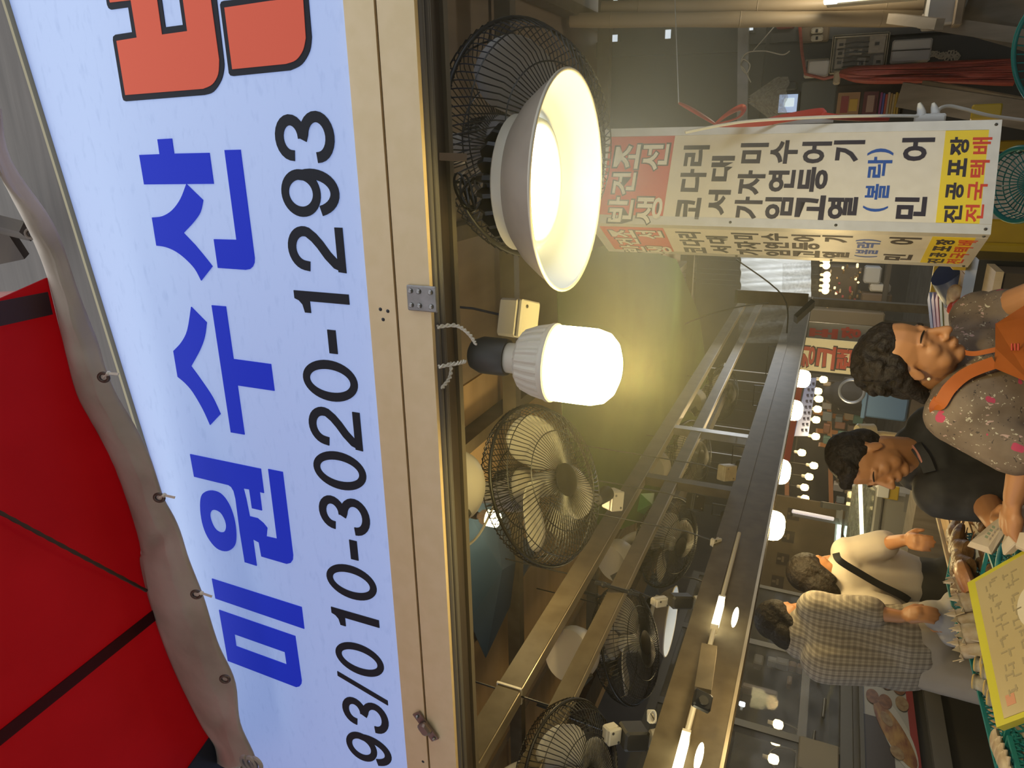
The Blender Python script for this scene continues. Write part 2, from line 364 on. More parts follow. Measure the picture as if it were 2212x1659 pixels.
# second
letter([B2([(981, 148), (1060, 228)]+sm([(1060, 228), (1050, 300), (1025, 370), (980, 452)])[1:]+sm([(980, 452), (1030, 520), (1090, 610), (1131, 697)])[1:]+sm([(1078, 753), (1040, 670), (990, 585), (950, 538), (912, 506)])+sm([(890, 374), (932, 328), (962, 265), (981, 148)])[:-1])], m_blueL)
letter([B2([(1086, 140), (1158, 146), (1197, 415), (1389, 441), (1407, 578), (1218, 550), (1254, 802), (1184, 790)])], m_blueL)
ro = [(1027, 1165), (1037, 1108), (1078, 1088), (1130, 1103), (1172, 1155), (1200, 1230), (1211, 1310), (1203, 1370), (1165, 1398), (1112, 1383), (1065, 1325), (1037, 1250)]
ri = [(1077, 1215), (1085, 1192), (1105, 1187), (1133, 1203), (1153, 1238), (1160, 1272), (1152, 1297), (1130, 1302), (1105, 1286), (1086, 1252)]
letter([B2([tuple(p) for p in smooth_pts(ro, 4, True)]), B2([tuple(p) for p in smooth_pts(ri, 4, True)])], m_blueL)
letter([B2([(975, 902), (1337, 977), (1353, 1101), (1331, 1095), (1343, 1190), (1292, 1178), (1278, 1082), (1248, 1077), (1262, 1130), (1280, 1220), (1320, 1230), (1350, 1255), (1370, 1280), (1366, 1323), (1420, 1335), (1375, 978), (1449, 993), (1502, 1420), (1500, 1443), (1490, 1458), (1470, 1463), (1340, 1425), (1327, 1353), (1297, 1337), (1316, 1473), (1255, 1454), (1230, 1300), (1208, 1130), (1198, 1090), (1186, 1070), (1172, 1060), (996, 1017)])], m_blueL)
# first
letter([C3([(1127, 613), (1603, 764), (1617, 879), (1146, 718)])], m_blueL)
letter([C3([(1165, 779), (1569, 918), (1603, 1155), (1601, 1172), (1592, 1184), (1575, 1188), (1212, 1049)]), C3([(1246, 907), (1514, 1002), (1524, 1069), (1255, 971)])], m_blueL)
# orange letters with a black outline, cut by the frame
e = lambda P: A(P)
letter([e([(520, -260), (548, 0), (552, 25), (560, 43), (572, 50), (660, 38), (680, 165), (595, 178), (583, 188), (582, 206), (630, 497), (636, 514), (648, 519)]+sm([(1048, 487), (1095, 470), (1135, 412), (1150, 345), (1146, 285)])+[(1112, 0), (1085, -230)]), e([(832, 10), (850, 140), (940, 128), (922, 0), (905, -90), (818, -80)])], m_blkL)
letter([e([(538, -260), (566, 0), (570, 14), (676, 2), (707, 193), (603, 210), (648, 487)]+sm([(1045, 455), (1092, 432), (1122, 380), (1127, 305)])+[(1085, 0), (1058, -230)]), e([(810, 0), (835, 178), (965, 160), (943, 0), (925, -115), (796, -100)])], m_orgL, .0022, .001)
letter([e([(1130, 25), (1136, 10), (1150, 5), (1200, 0), (1560, -40), (1580, -20), (1598, 190)]+sm([(1598, 190), (1588, 262), (1547, 330), (1488, 361)])[1:]+[(1197, 390), (1183, 387), (1175, 375)])], m_blkL)
letter([e([(1155, 40), (1390, 5), (1548, -10), (1557, 0), (1570, 195)]+sm([(1570, 195), (1556, 258), (1520, 308), (1468, 328)])[1:]+[(1195, 355)])], m_orgL, .0022, .001)
letter([e([(1190, -250), (1540, -290), (1560, -70), (1200, -22)])], m_orgL, .0022, .001)
letter([e([(1165, -250), (1565, -300), (1582, -52), (1150, -5), (1130, -20)])], m_blkL)
# telephone numbers
def digit(ch):
    W = .145
    if ch == '0': return [[arc((.335, .5), .335, .515, 0, 360, 40)[:-1], arc((.335, .5), .19, .385, 0, 360, 40)[:-1]]]
    if ch == '1': return [[[(.30, 0), (.45, 0), (.45, 1), (.33, 1), (.30, .92), (.24, .86), (.12, .83), (.12, .72), (.30, .72)]]]
    if ch == '-': return [[[(.1, .30), (.47, .30), (.47, .45), (.1, .45)]]]
    if ch == '/': return [[[(0, -.03), (.1, -.03), (.40, 1.03), (.30, 1.03)]]]
    if ch == '2': return [[stroke([(.075, .64)]+arc((.335, .70), .25, .235, 172, -18, 16)+[(.50, .52), (.40, .42), (.25, .30), (.13, .17), (.10, .07)], W)], [[(.01, 0), (.655, 0), (.655, .135), (.02, .135)]]]
    if ch == '3': return [[stroke([(.09, .70)]+arc((.33, .735), .235, .20, 170, -75, 16)+[(.32, .535)], W)], [stroke([(.30, .535)]+arc((.33, .285), .265, .22, 80, -172, 18)+[(.062, .31)], W)]]
    if ch == '9': return [[arc((.33, .665), .33, .345, 0, 360, 36)[:-1], arc((.33, .665), .185, .215, 0, 360, 36)[:-1]], [stroke([(.588, .70)]+arc((.335, .47), .26, .40, 20, -160, 18), W)]]
    return []
digs = [('3', 660, 296), ('9', 673, 417), ('2', 685, 538), ('1', 698, 653), ('-', 708, 737), ('0', 717, 823), ('2', 727, 924), ('0', 736, 1017), ('3', 744, 1111), ('-', 753, 1185), ('0', 758, 1257), ('1', 767, 1340), ('0', 774, 1423), ('/', 781, 1484), ('3', 787, 1542), ('9', 795, 1617), ('2', 802, 1697)]
for ch, px, py in digs:
    u, v = SP.uv(px, py); hgt = .131; zb = 2.494-hgt/2; wd = {'1': .6, '-': .57, '/': .42}.get(ch, .67)
    mb = MB()
    for i, lp in enumerate(digit(ch)): SP.shape(mb, [[(u+(a-wd/2)*hgt, zb+b*hgt) for a, b in l] for l in lp], .0003*i, .002)
    mb.obj('digit', m_blkL, sg)
# cream aluminium rail below the face
fr = MB(); fr.box((sx0, 1.088, 2.318), (sx1, 1.102, 2.377)); fr.obj('upper_rail', m_beige, sg)
MB().box((sx0, 1.09, 2.244), (sx1, 1.102, 2.314)).obj('lower_rail', m_beige, sg); MB().box((sx0, 1.103, 2.31), (sx1, 1.249, 2.374)).obj('sign_housing', m_steel, sg)
MB().box((sx0, 1.095, 2.313), (sx1, 1.101, 2.319)).obj('groove', m_black, sg)
for px, py in ((822, 668), (838, 672), (828, 690), (914, 1645)):
    p = onY(px, py, 1.0885); MB().ball(p, (.004, .002, .004), 8, 5).obj('screw_hole', m_black, sg)
mb = MB()
for z, y, r in ((2.246, 1.108, .008), (2.243, 1.122, .006), (2.246, 1.133, .006)): mb.tube([(sx0, y, z), (sx1, y, z)], r, 10)
mb.obj('grey_track', mat('track_grey', (.15, .135, .115), .5, .0), sg, smooth=True)
MB().box((sx0, 1.252, 2.31), (sx1, 1.29, 2.37)).obj('rear_beam', m_darkw, sg); MB().box((sx0, 1.293, 2.303), (sx1, 1.31, 2.36)).obj('rear_strip', mat('strip_tan', (.2, .165, .11), .6), sg)
def onrail(px, py): return onY(px, py, 1.086)
hp = onrail(912, 645)
h = thing('hinge_plate', 'grey steel hinge plate screwed across the cream rail under the sign', 'hinge', hp)
MB().bbox(hp, (V((1, 0, 0)), V((0, 0, 1)), V((0, -1, 0))), (.047, .062, .005), .002).obj('plate', mat('plate_steel', (.22, .21, .19), .4, .6, col2=(.3, .28, .26), scale=40), h)
for dx in (-.013, .013):
    for dz in (-.019, .005, .022): MB().lathe([(.005, 0), (.005, .002), (.003, .004)], hp+V((dx, -.0025, dz)), (V((1, 0, 0)), V((0, 0, 1)), V((0, -1, 0))), 8).obj('screw', m_screw, h)
lp = onrail(922, 1568)
h = thing('latch', 'small tarnished toggle latch on the cream rail near its far end', 'latch', lp)
mb = MB(); mb.bar(lp+V((-.03, -.002, -.022)), lp+V((.03, -.002, .025)), .022, .004, (0, -1, 0)); mb.obj('plate', mat('latch_steel', (.26, .2, .16), .4, .7), h)
MB().bbox(lp+V((0, -.010, 0)), (unit((.8, 0, .62)), unit((-.62, 0, .8)), V((0, -1, 0))), (.03, .026, .014), .004).obj('knuckle', MATS['latch_steel'], h)
for s in (-1, 1): MB().ball(lp+V((.024*s, -.006, .02*s)), .004, 8, 5).obj('screw', m_screw, h)
# ------------------------------------------------------------------ red awning overhead and its fabric hem
m_red = mat('red_canvas', (.52, .028, .042), .6, col2=(.57, .035, .052), scale=3, tl=.75)
m_redd = mat('red_seam', (.10, .004, .007), .6, tl=.5)
hemL = [(-40, 230), (0, 375), (62, 500), (102, 600), (135, 735), (165, 850), (205, 925), (248, 1010), (288, 1125), (304, 1188), (303, 1222), (330, 1325), (372, 1440), (430, 1560), (462, 1612), (468, 1648)]
hemR = [(0, 235), (28, 345), (112, 482), (166, 610), (203, 722), (236, 812), (290, 920), (334, 1020), (360, 1092), (392, 1165), (422, 1245), (452, 1340), (480, 1410), (506, 1482), (518, 1560), (548, 1640)]
ZC = 3.0
HL = [onZ(a, b, ZC) for a, b in hemL]; HR = [onY(a, b, .90+.006*i) for i, (a, b) in enumerate(hemR)]
aw = thing('red_awning', 'red canvas awning overhead with dark sewn seam and grey canvas hem', 'awning', (-1.2, .5, ZC))
edge = [V(p) for p in smooth_pts(HL[3:], 3)]
e0 = onZ(92, 655, ZC)
back = [(-3.2, edge[-1][1]+.15, ZC), (-3.4, -2.4, ZC), tuple(onZ(-700, 560, ZC))]
poly = [p for p in edge]+[V(b) for b in back]+[onZ(-60, 672, ZC)]
mb = MB(); mb.slab(poly, (0, 0, 1), .004); mb.obj('canvas', m_red, aw)
def strip(a, b, wd, z, name, m):
    p, q = onZ(*a, z), onZ(*b, z); mb = MB(); mb.bar(p, q, wd, .003); return mb.obj(name, m, aw)
strip((-120, 1690), (338, 1325), .03, ZC-.004, 'seam', m_redd)
strip((-60, 690), (108, 655), .045, ZC-.004, 'border', mat('awning_border', (.05, .015, .02), .6))
mb = MB(); mb.slab([onZ(392, 1680, ZC-.006), onZ(455, 1590, ZC-.006), onZ(505, 1700, ZC-.006), onZ(440, 1790, ZC-.006)], (0, 0, 1), .003); mb.obj('dark_corner', mat('navy_patch', (.015, .018, .03), .6), aw)
mb = MB(); rp = [onZ(-60+t*376, 1075+t*201, ZC-.012-.02*math.sin(math.pi*t)) for t in np.linspace(0, 1, 30)]; mb.tube(rp, [.0042 if i % 2 else .0032 for i in range(30)], 6)
solo(mb.obj('rope', mat('brown_rope', (.06, .035, .02), .8), None, smooth=True), 'thin brown cord stretched under the red awning', 'rope')
# hem: a folded sleeve between the awning edge and the tie line
L_ = smooth_pts(HL, 5); R_ = smooth_pts(HR, 5); nH = len(L_)-1
def hemf(u, v):
    i = min(int(round(v*nH)), nH); a, b = L_[i], R_[i]; p = a+(b-a)*u
    sag = .022*math.sin(math.pi*u)+.005*math.sin(7*v*6.28+u*5)*u+.003*math.sin(19*v*6.28-u*4)*math.sin(3.1*u)-.016*math.exp(-((v-.62+.06*u)/.018)**2)*(1-abs(2*u-1))
    return p+V((0, -1, -.6))*sag+(V((0, -.012, 0)) if .66 < u < .74 else V((0, 0, 0)))*.4
m_hem = mat('canvas_hem', (.40, .32, .24), .85, col2=(.56, .46, .36), scale=6, bump=.6, tl=.1)
mb = MB(); mb.grid(hemf, 14, nH); hm = mb.obj('hem', m_hem, aw, smooth='all')
md = hm.modifiers.new('t', 'SOLIDIFY'); md.thickness = .004
for (px, py, tie) in ((67, 505, 0), (224, 815, 1), (344, 1075, 1), (424, 1284, 1), (486, 1467, 0)):
    j = min(range(nH+1), key=lambda i: np.linalg.norm(R_[i]-onY(px, py, .92)))
    c = onY(px, py, R_[j][1]-.022); ax = frame_from((.1, -1, -.35))
    g = MB(); g.ring(c, ax, .0085, .0032, 18, 8, 1.2); g.obj('grommet', mat('old_brass', (.10, .07, .05), .4, .7), aw, smooth=True)
    if tie:
        q = c+V((.012, -.004, -.022)); t = thing('cable_tie', f'pale cable tie through the awning grommet {("nearest the end of the third blue letter", "beside the second blue letter", "beside the first blue letter")[(py > 900)+(py > 1200)]}', 'cable tie', q)
        MB().bbox(q, frame_from((.5, -.3, -.8)), (.009, .008, .008), .002).obj('head', m_cream, t)
        MB().tube([c, q], .0025, 6).obj('loop', m_cream, t); MB().bar(q, q+V((.004, -.005, -.036)), .005, .0016).obj('tail', m_cream, t)
k0 = onY(540, 1640, .93); mb = MB()
mb.tube([k0+V((.018*math.cos(a), -.012+.004*a/9, .018*math.sin(a)-.002*a)) for a in np.linspace(0, 16, 50)], .005, 6)
solo(mb.obj('rope_knot', mat('grey_rope', (.3, .26, .22), .9), None, smooth=True), 'grey rope knotted round the end of the canvas hem', 'rope')
# clutter above the awning, past its border
solo(MB().bar(at(-60, 470, 1.75), at(60, 500, 1.75), .03, .05).obj('roof_beam', m_darkw), 'dark steel roof beam above the end of the red awning', 'beam')
solo(MB().bar(at(-60, 540, 1.8), at(36, 520, 1.8), .09, .03).obj('roof_board', m_darkw), 'grey roof board beside the dark beam over the awning', 'board')
solo(MB().bar(at(-60, 640, 1.75), at(88, 632, 1.75), .012, .012).obj('pink_batten', mat('pink_paint', (.5, .22, .18), .6)), 'pale pink batten just past the awning border', 'batten')
# ------------------------------------------------------------------ stall frame above the fish counter
st = thing('stall_frame', 'dark steel stall frame of long parallel rails running back above the fish counter', 'frame', (-1.65, 4, 1.7))
m_lface = mat('lit_steel', (.34, .27, .16), .35, .3, col2=(.42, .34, .21), scale=10, stretch=(4, .6, 4))  # lighter steel: lamp light on rail undersides and beam edge, put into the colour
def rail(x, y0, y1, z0, z1, wd, nm, m): return MB().box((x-wd/2, y0, z0), (x+wd/2, y1, z1)).obj(nm, m, st)
rail(-1.65, .95, 1.64, 2.325, 2.40, .05, 'upper_rail', m_steel); rail(-1.65, 1.648, 8, 2.325, 2.40, .05, 'upper_rail', m_steel)
rail(-1.65, 1.64, 1.648, 2.32, 2.405, .058, 'rail_joint', m_cream)
rail(-1.65, .95, 8, 2.165, 2.222, .04, 'middle_rail', m_steel)
rail(-1.66, .95, 8, 1.825, 1.90, .10, 'lower_beam', m_steel); rail(-1.62, .95, 8, 1.70, 1.83, .010, 'front_web', m_steel); rail(-1.65, .95, 8, 2.321, 2.325, .046, 'lit_underside', m_lface); rail(-1.65, .95, 8, 2.161, 2.165, .036, 'lit_underside', m_lface)
rail(-1.66, .95, 8, 1.742, 1.80, .07, 'light_channel', m_steel); rail(-1.612, .95, 8, 1.70, 1.71, .006, 'edge_strip', m_lface)
rail(-1.70, 1.0, 8, 1.70, 1.83, .012, 'back_web', m_steel)
for y in (3.95, 3.25, 7.6): rail(-1.65, y, y+.05, 1.9, 2.33, .045, 'upright', m_galv if y > 3.5 and y < 5 else m_steel)
rail(-1.65, 7.9, 7.98, 0, 2.4, .08, 'post', m_steel)
MB().box((-1.69, 7.62, 1.9), (-.9, 7.68, 1.96)).obj('crossbar', m_steel, st)
for x, z in ((-2.05, 2.3), (-2.6, 2.45)):
    solo(MB().box((x-.045, 1.2, z-.05), (x+.045, 6, z+.06)).obj('timber_joist', m_darkw), f'dark timber joist {"close behind" if x > -2.3 else "further beyond"} the stall rails', 'beam')
# thin threaded rods hanging between the rails
for i, (a, b) in enumerate((((1160, 1520), (1345, 1590)), ((1285, 1258), (1380, 1285)), ((1245, 1275), (1300, 1290)))):
    mb = MB(); mb.tube([at(*a, 2.3+i*.4), at(*b, 2.3+i*.4)], .007, 8)
    for t in (.2, .8): c = at(a[0]+(b[0]-a[0])*t, a[1]+(b[1]-a[1])*t, 2.3+i*.4); mb.ball(c, .012, 8, 6)
    solo(mb.obj('threaded_rod', m_black, None, smooth=True), ('black rod above the nearest fan on the rails', 'short black rod between two fans by the blue sheet', 'black rod below the blue ceiling sheet')[i], 'rod')
for i, (P, z, m, nm, lb) in enumerate((
  ([(1200, 575), (1330, 520), (1460, 560), (1510, 680), (1535, 860), (1420, 1110), (1300, 1160), (1215, 900)], 2.69, m_green, 'green_tarp', 'green tarpaulin sheet sagging under the stall ceiling behind the lit bulb'),
  ([(1000, 1090), (1060, 1075), (1155, 1190), (1048, 1420), (1012, 1340)], 2.75, m_blue, 'blue_tarp', 'blue plastic sheet patched on the ceiling beside the second fan'),
  ([(1352, 1225), (1400, 1195), (1425, 1285), (1376, 1290)], 2.69, m_blue, 'blue_tarp', 'small blue plastic patch on the ceiling behind two far fans'),
  ([(1376, 1060), (1414, 1060), (1408, 1120), (1372, 1105)], 2.69, mat('bright_green', (.06, .3, .04), .5), 'green_flag', 'small bright green plastic sheet between the stall rails'))):
    c = [onZ(a, b, z) for a, b in P]; mid = sum(c)/len(c)
    mb = MB(); vs = [mid-V((0, 0, .05))]+c; n = len(c); fs = [(0, 1+j, 1+(j+1) % n) for j in range(n)]; mb.add(vs, fs)
    o = mb.obj(nm, m); md = o.modifiers.new('s', 'SUBSURF'); md.levels = md.render_levels = 3; md.subdivision_type = 'SIMPLE'
    md = o.modifiers.new('t', 'SOLIDIFY'); md.thickness = .004; solo(o, lb, 'tarp')
# ------------------------------------------------------------------ pendant lamp
X3 = (V((1, 0, 0)), V((0, 1, 0)), V((0, 0, 1)))
m_shade = mat('shade_outside', (.34, .285, .22), .5, .0, col2=(.38, .32, .25), scale=18, bump=.02)
m_shin = mat('shade_inside', (.66, .70, .73), .5)
def pendant(name, label, rim, cool=(.93, .97, 1), es=60, s=1.0, grp=None):
    L = thing(name, label, 'lamp', rim, grp); z = V(rim)
    def P(pr): return [(r*s, h*s*.62) for r, h in pr]
    MB().shell(P([(.2015, 0), (.2025, .004), (.198, .012), (.182, .05), (.158, .10), (.130, .138), (.123, .146)]), z, n=64).obj('shade', m_shade, L, smooth='all')
    MB().shell(P([(.1985, .001), (.194, .012), (.178, .05), (.153, .10), (.124, .137), (.02, .1375)]), z, n=64).obj('shade_lining', m_shin, L, smooth='all')
    MB().ring(z+V((0, 0, .002)), X3, .2*s, .0035*s, 64, 8).obj('rim', m_cream, L, smooth='all')
    MB().lathe(P([(.126, .135), (.1275, .142), (.1275, .172), (.12, .18)]), z, n=48).obj('collar', m_cream, L, smooth=True)
    mb = MB()
    for k in range(22):
        a = 2*math.pi*k/22; d = V((math.cos(a), math.sin(a), 0)); q = V((-d[1], d[0], 0))
        pts = [d*.05+V((0, 0, .112)), d*.112+V((0, 0, .112)), d*.116+V((0, 0, .13)), d*.10+V((0, 0, .15)), d*.06+V((0, 0, .158))]
        mb.slab([z+p*s-q*.004*s for p in pts], q, .008*s)
    mb.obj('heat_sink', m_black, L, kind='stuff')
    MB().lathe(P([(.055, .18), (.06, .25), (.03, .268), (.012, .275)]), z, n=24).obj('driver', m_black, L, smooth=True)
    MB().ring(z+V((0, 0, .066*s)), X3, .113*s, .008*s, 48, 8).obj('light_ring', m_shin, L, smooth='all')
    MB().lathe(P([(.105, .113), (.105, .116)]), z, n=40).obj('led_panel', glow('cool_led', cool, es), L)
    MB().ring(z+V((0, 0, .185*s)), (V((1, 0, 0)), V((0, 0, 1)), V((0, 1, 0))), .016*s, .004*s, 20, 8).obj('hook', m_screw, L, smooth=True)
    MB().tube([z+V((0, 0, .2*s)), (z[0], z[1], 2.83)], .003, 6).obj('hang_wire', m_wire, L) if grp else None
    return L
rim = at(1232, 397, 1.35)
PL = pendant('pendant_lamp', 'large cream dome pendant lamp shining white beside the hanging menu box', rim, es=8)
mb = MB(); mb.tube([rim+V((0, 0, .195)), rim+V((.004, .004, .30)), rim+V((0, 0, .48)), rim+V((0, 0, .66))], .003, 6); mb.obj('hang_wire', m_wire, PL)
lamp('pendant_light', 'SPOT', rim+V((0, 0, .015)), 9, (.78, .89, 1), .08, rim-V((0, 0, 1)), spot=math.radians(168))
# wire and stick clutter at its top
c = at(1025, 420, 1.36); mb = MB()
for k in range(3): mb.tube([c+V((.03*math.cos(a+k)+.004*k, .02*math.sin(a*1.3+k), .022*math.sin(a+2*k)+.012*k)) for a in np.linspace(0, 9, 40)], .0025, 5)
solo(mb.obj('wire_tangle', m_wire, None, smooth=True), 'tangle of black wire tying the pendant lamp to the beam', 'wire')
solo(MB().bar(at(940, 338, 1.38), at(1008, 340, 1.38), .014, .01).obj('wood_stick', mat('pale_wood', (.45, .33, .22), .6)), 'short pale wooden stick by the top of the pendant lamp', 'stick')
# ------------------------------------------------------------------ LED bulbs
m_socket = mat('socket_dark', (.05, .045, .035), .5)
def bulb(name, label, c, s=1.0, col=(1, .84, .42), es=22, grp=None):            # c = middle of the lit globe
    L = thing(name, label, 'bulb', c, grp); z = V(c)
    P = lambda pr: [(r*s, h*s) for r, h in pr]
    MB().lathe(P([(.002, -.066), (.03, -.064), (.05, -.056), (.064, -.042), (.070, -.02), (.0705, .0), (.0705, .058)]), z, n=48).obj('globe', glow('warm_globe', col, es), L, smooth='all')
    MB().lathe(P([(.0715, .066), (.0712, .072), (.067, .092), (.058, .116), (.046, .125), (.03, .128)]), z, n=96, lobes=24, lob=-.035).obj('ribbed_base', m_cream, L); MB().lathe(P([(.0708, .054), (.0738, .057), (.0738, .064), (.071, .068)]), z, n=48).obj('base_rim', m_cream, L, smooth=True)
    MB().lathe(P([(.029, .124), (.029, .155), (.025, .16)]), z, n=24).obj('neck', m_cream, L, smooth=True)
    MB().lathe(P([(.034, .152), (.036, .16), (.036, .205), (.028, .225), (.02, .23)]), z, n=24).obj('socket', m_socket, L, smooth=True)
    return L
bc = at(1262, 791, 1.3)
BL = bulb('led_bulb', 'big bright warm bulb with ribbed collar hanging below the sign rail', bc)
lamp('bulb_light', 'POINT', bc-V((0, 0, .10)), 20, (1, .78, .26), .05)
# twisted flex to the socket
for i, pts in enumerate(([(945, 706), (985, 703), (1012, 720), (1028, 742)], [(948, 792), (985, 785), (1005, 780)], [(975, 785), (972, 815), (955, 838)])):
    P = smooth_pts([at(a, b, 1.30+.02*i) for a, b in pts], 12); mb = MB()
    for ph in (0, math.pi):
        mb.tube([p+V((math.cos(j*.9+ph), 0, math.sin(j*.9+ph)))*.0022 for j, p in enumerate(P)], .0022, 5)
    mb.obj('flex', m_cream, BL, smooth=True)
bs = [((1664, 1134, 3.32), 'nearest of the row of lit bulbs under the stall beam'), ((1681, 1018, 3.98), 'second nearest lit bulb under the stall beam'), ((1712, 886, 4.95), 'third lit bulb along the stall beam, by the red banner'), ((1732, 818, 5.9), 'furthest big lit bulb along the stall beam, by the cream sign')]
for i, (p, lb) in enumerate(bs):
    q = at(*p)
    bulb('led_bulb', lb, q, .98+.02*i, es=24, grp='bulbs along the stall beam')
    MB().tube([q+V((0, 0, .2)), (q[0], q[1], 1.97), (-1.66, q[1], 1.97), (-1.66, q[1], 1.88)], .004, 6).obj('cord', m_wire, bpy.data.objects[[o.name for o in bpy.data.objects if o.get('label') == lb][0]])
    lamp('beam_bulb_light', 'POINT', q-V((0, 0, .10)), (5, 5, 5, 5)[i], (1, .70, .30), .05)
lamp('counter_bulb_light', 'POINT', (-1.40, 1.8, 1.66), 3, (1, .78, .42), .05)
q = at(1066, 1121, 2.62); L = bulb('led_bulb', 'small warm bulb shining under the ceiling behind the second fan mount', q, .42)
MB().tube([q+V((0, 0, .08)), (q[0], q[1], 2.78)], .004, 6).obj('cord', m_wire, L); lamp('ceiling_bulb_light', 'POINT', q-V((0, 0, .12)), 6, (1, .76, .36), .04)
# LED battens under the beam
m_tube = glow('tube_led', (1, .92, .6), 5)
for i, (a, b, d0, d1, lb) in enumerate((((1565, 1286), (1546, 1342), 2.56, 2.42, 'short lit tube light under the stall beam near the dome lamp'), ((1484, 1570), (1455, 1700), 1.98, 1.72, 'nearest lit tube light under the stall beam'))):
    p, q = at(*a, d0), at(*b, d1); p[0] = q[0] = -1.585; p[2] = q[2] = 1.81
    t = thing('tube_light', lb, 'lamp', (p+q)/2, 'tube lights under the beam')
    MB().bar(p, q, .034, .022).obj('diffuser', m_tube, t); d = unit(q-p)
    for e in (p, q): MB().bar(e-d*.012, e+d*.012, .03, .024).obj('end_cap', m_cream, t)
    MB().tube([p-d*.01, p-d*.5], .008, 8).obj('unlit_tube', m_cream, t)
for i, (px, py, d, yy) in enumerate(((1588, 1333, 2.45, .06), (1510, 1634, 1.85, .05))):
    p = at(px, py, d); MBx = MB().ball(p, (.006, yy, .010), 12, 8)
    solo(MBx.obj('tube_end_light', m_tube, None, smooth=True), ('small glowing oval lamp under the beam edge, the further one', 'small glowing oval lamp under the beam edge, the nearer one')[i], 'lamp', 'oval lamps under the beam')
# socket board on the beam
sb = thing('socket_board', 'wooden batten with dark square socket fixed under the stall beam', 'socket', at(1520, 1470, 2.0))
MB().bar(at(1532, 1400, 2.12), at(1518, 1495, 1.98), .03, .045).obj('batten', mat('old_wood', (.11, .085, .05), .7, col2=(.16, .125, .075), scale=12), sb)
MB().bbox(at(1517, 1514, 1.95), frame_from((.9, -.3, -.35)), (.05, .05, .02), .004).obj('socket', m_black, sb); MB().lathe([(.013, 0), (.013, .006), (.004, .006)], at(1519, 1514, 1.938), frame_from((.9, -.3, -.35)), 14).obj('socket_ring', m_socket, sb)
# far pendants
for i, (px, py, d, s, lb) in enumerate(((1450, 1342, 3.55, .86, 'white dome lamp behind the rails beside the second fan on them'), (1516, 957, 5.0, .86, 'far white dome lamp glimpsed behind a fan and an upright'), (1562, 820, 6.4, .75, 'furthest small dome lamp glowing faintly between the far rails'))):
    pendant('pendant_lamp', lb, at(px, py, d), es=8, s=s, grp='dome lamps behind the rails')
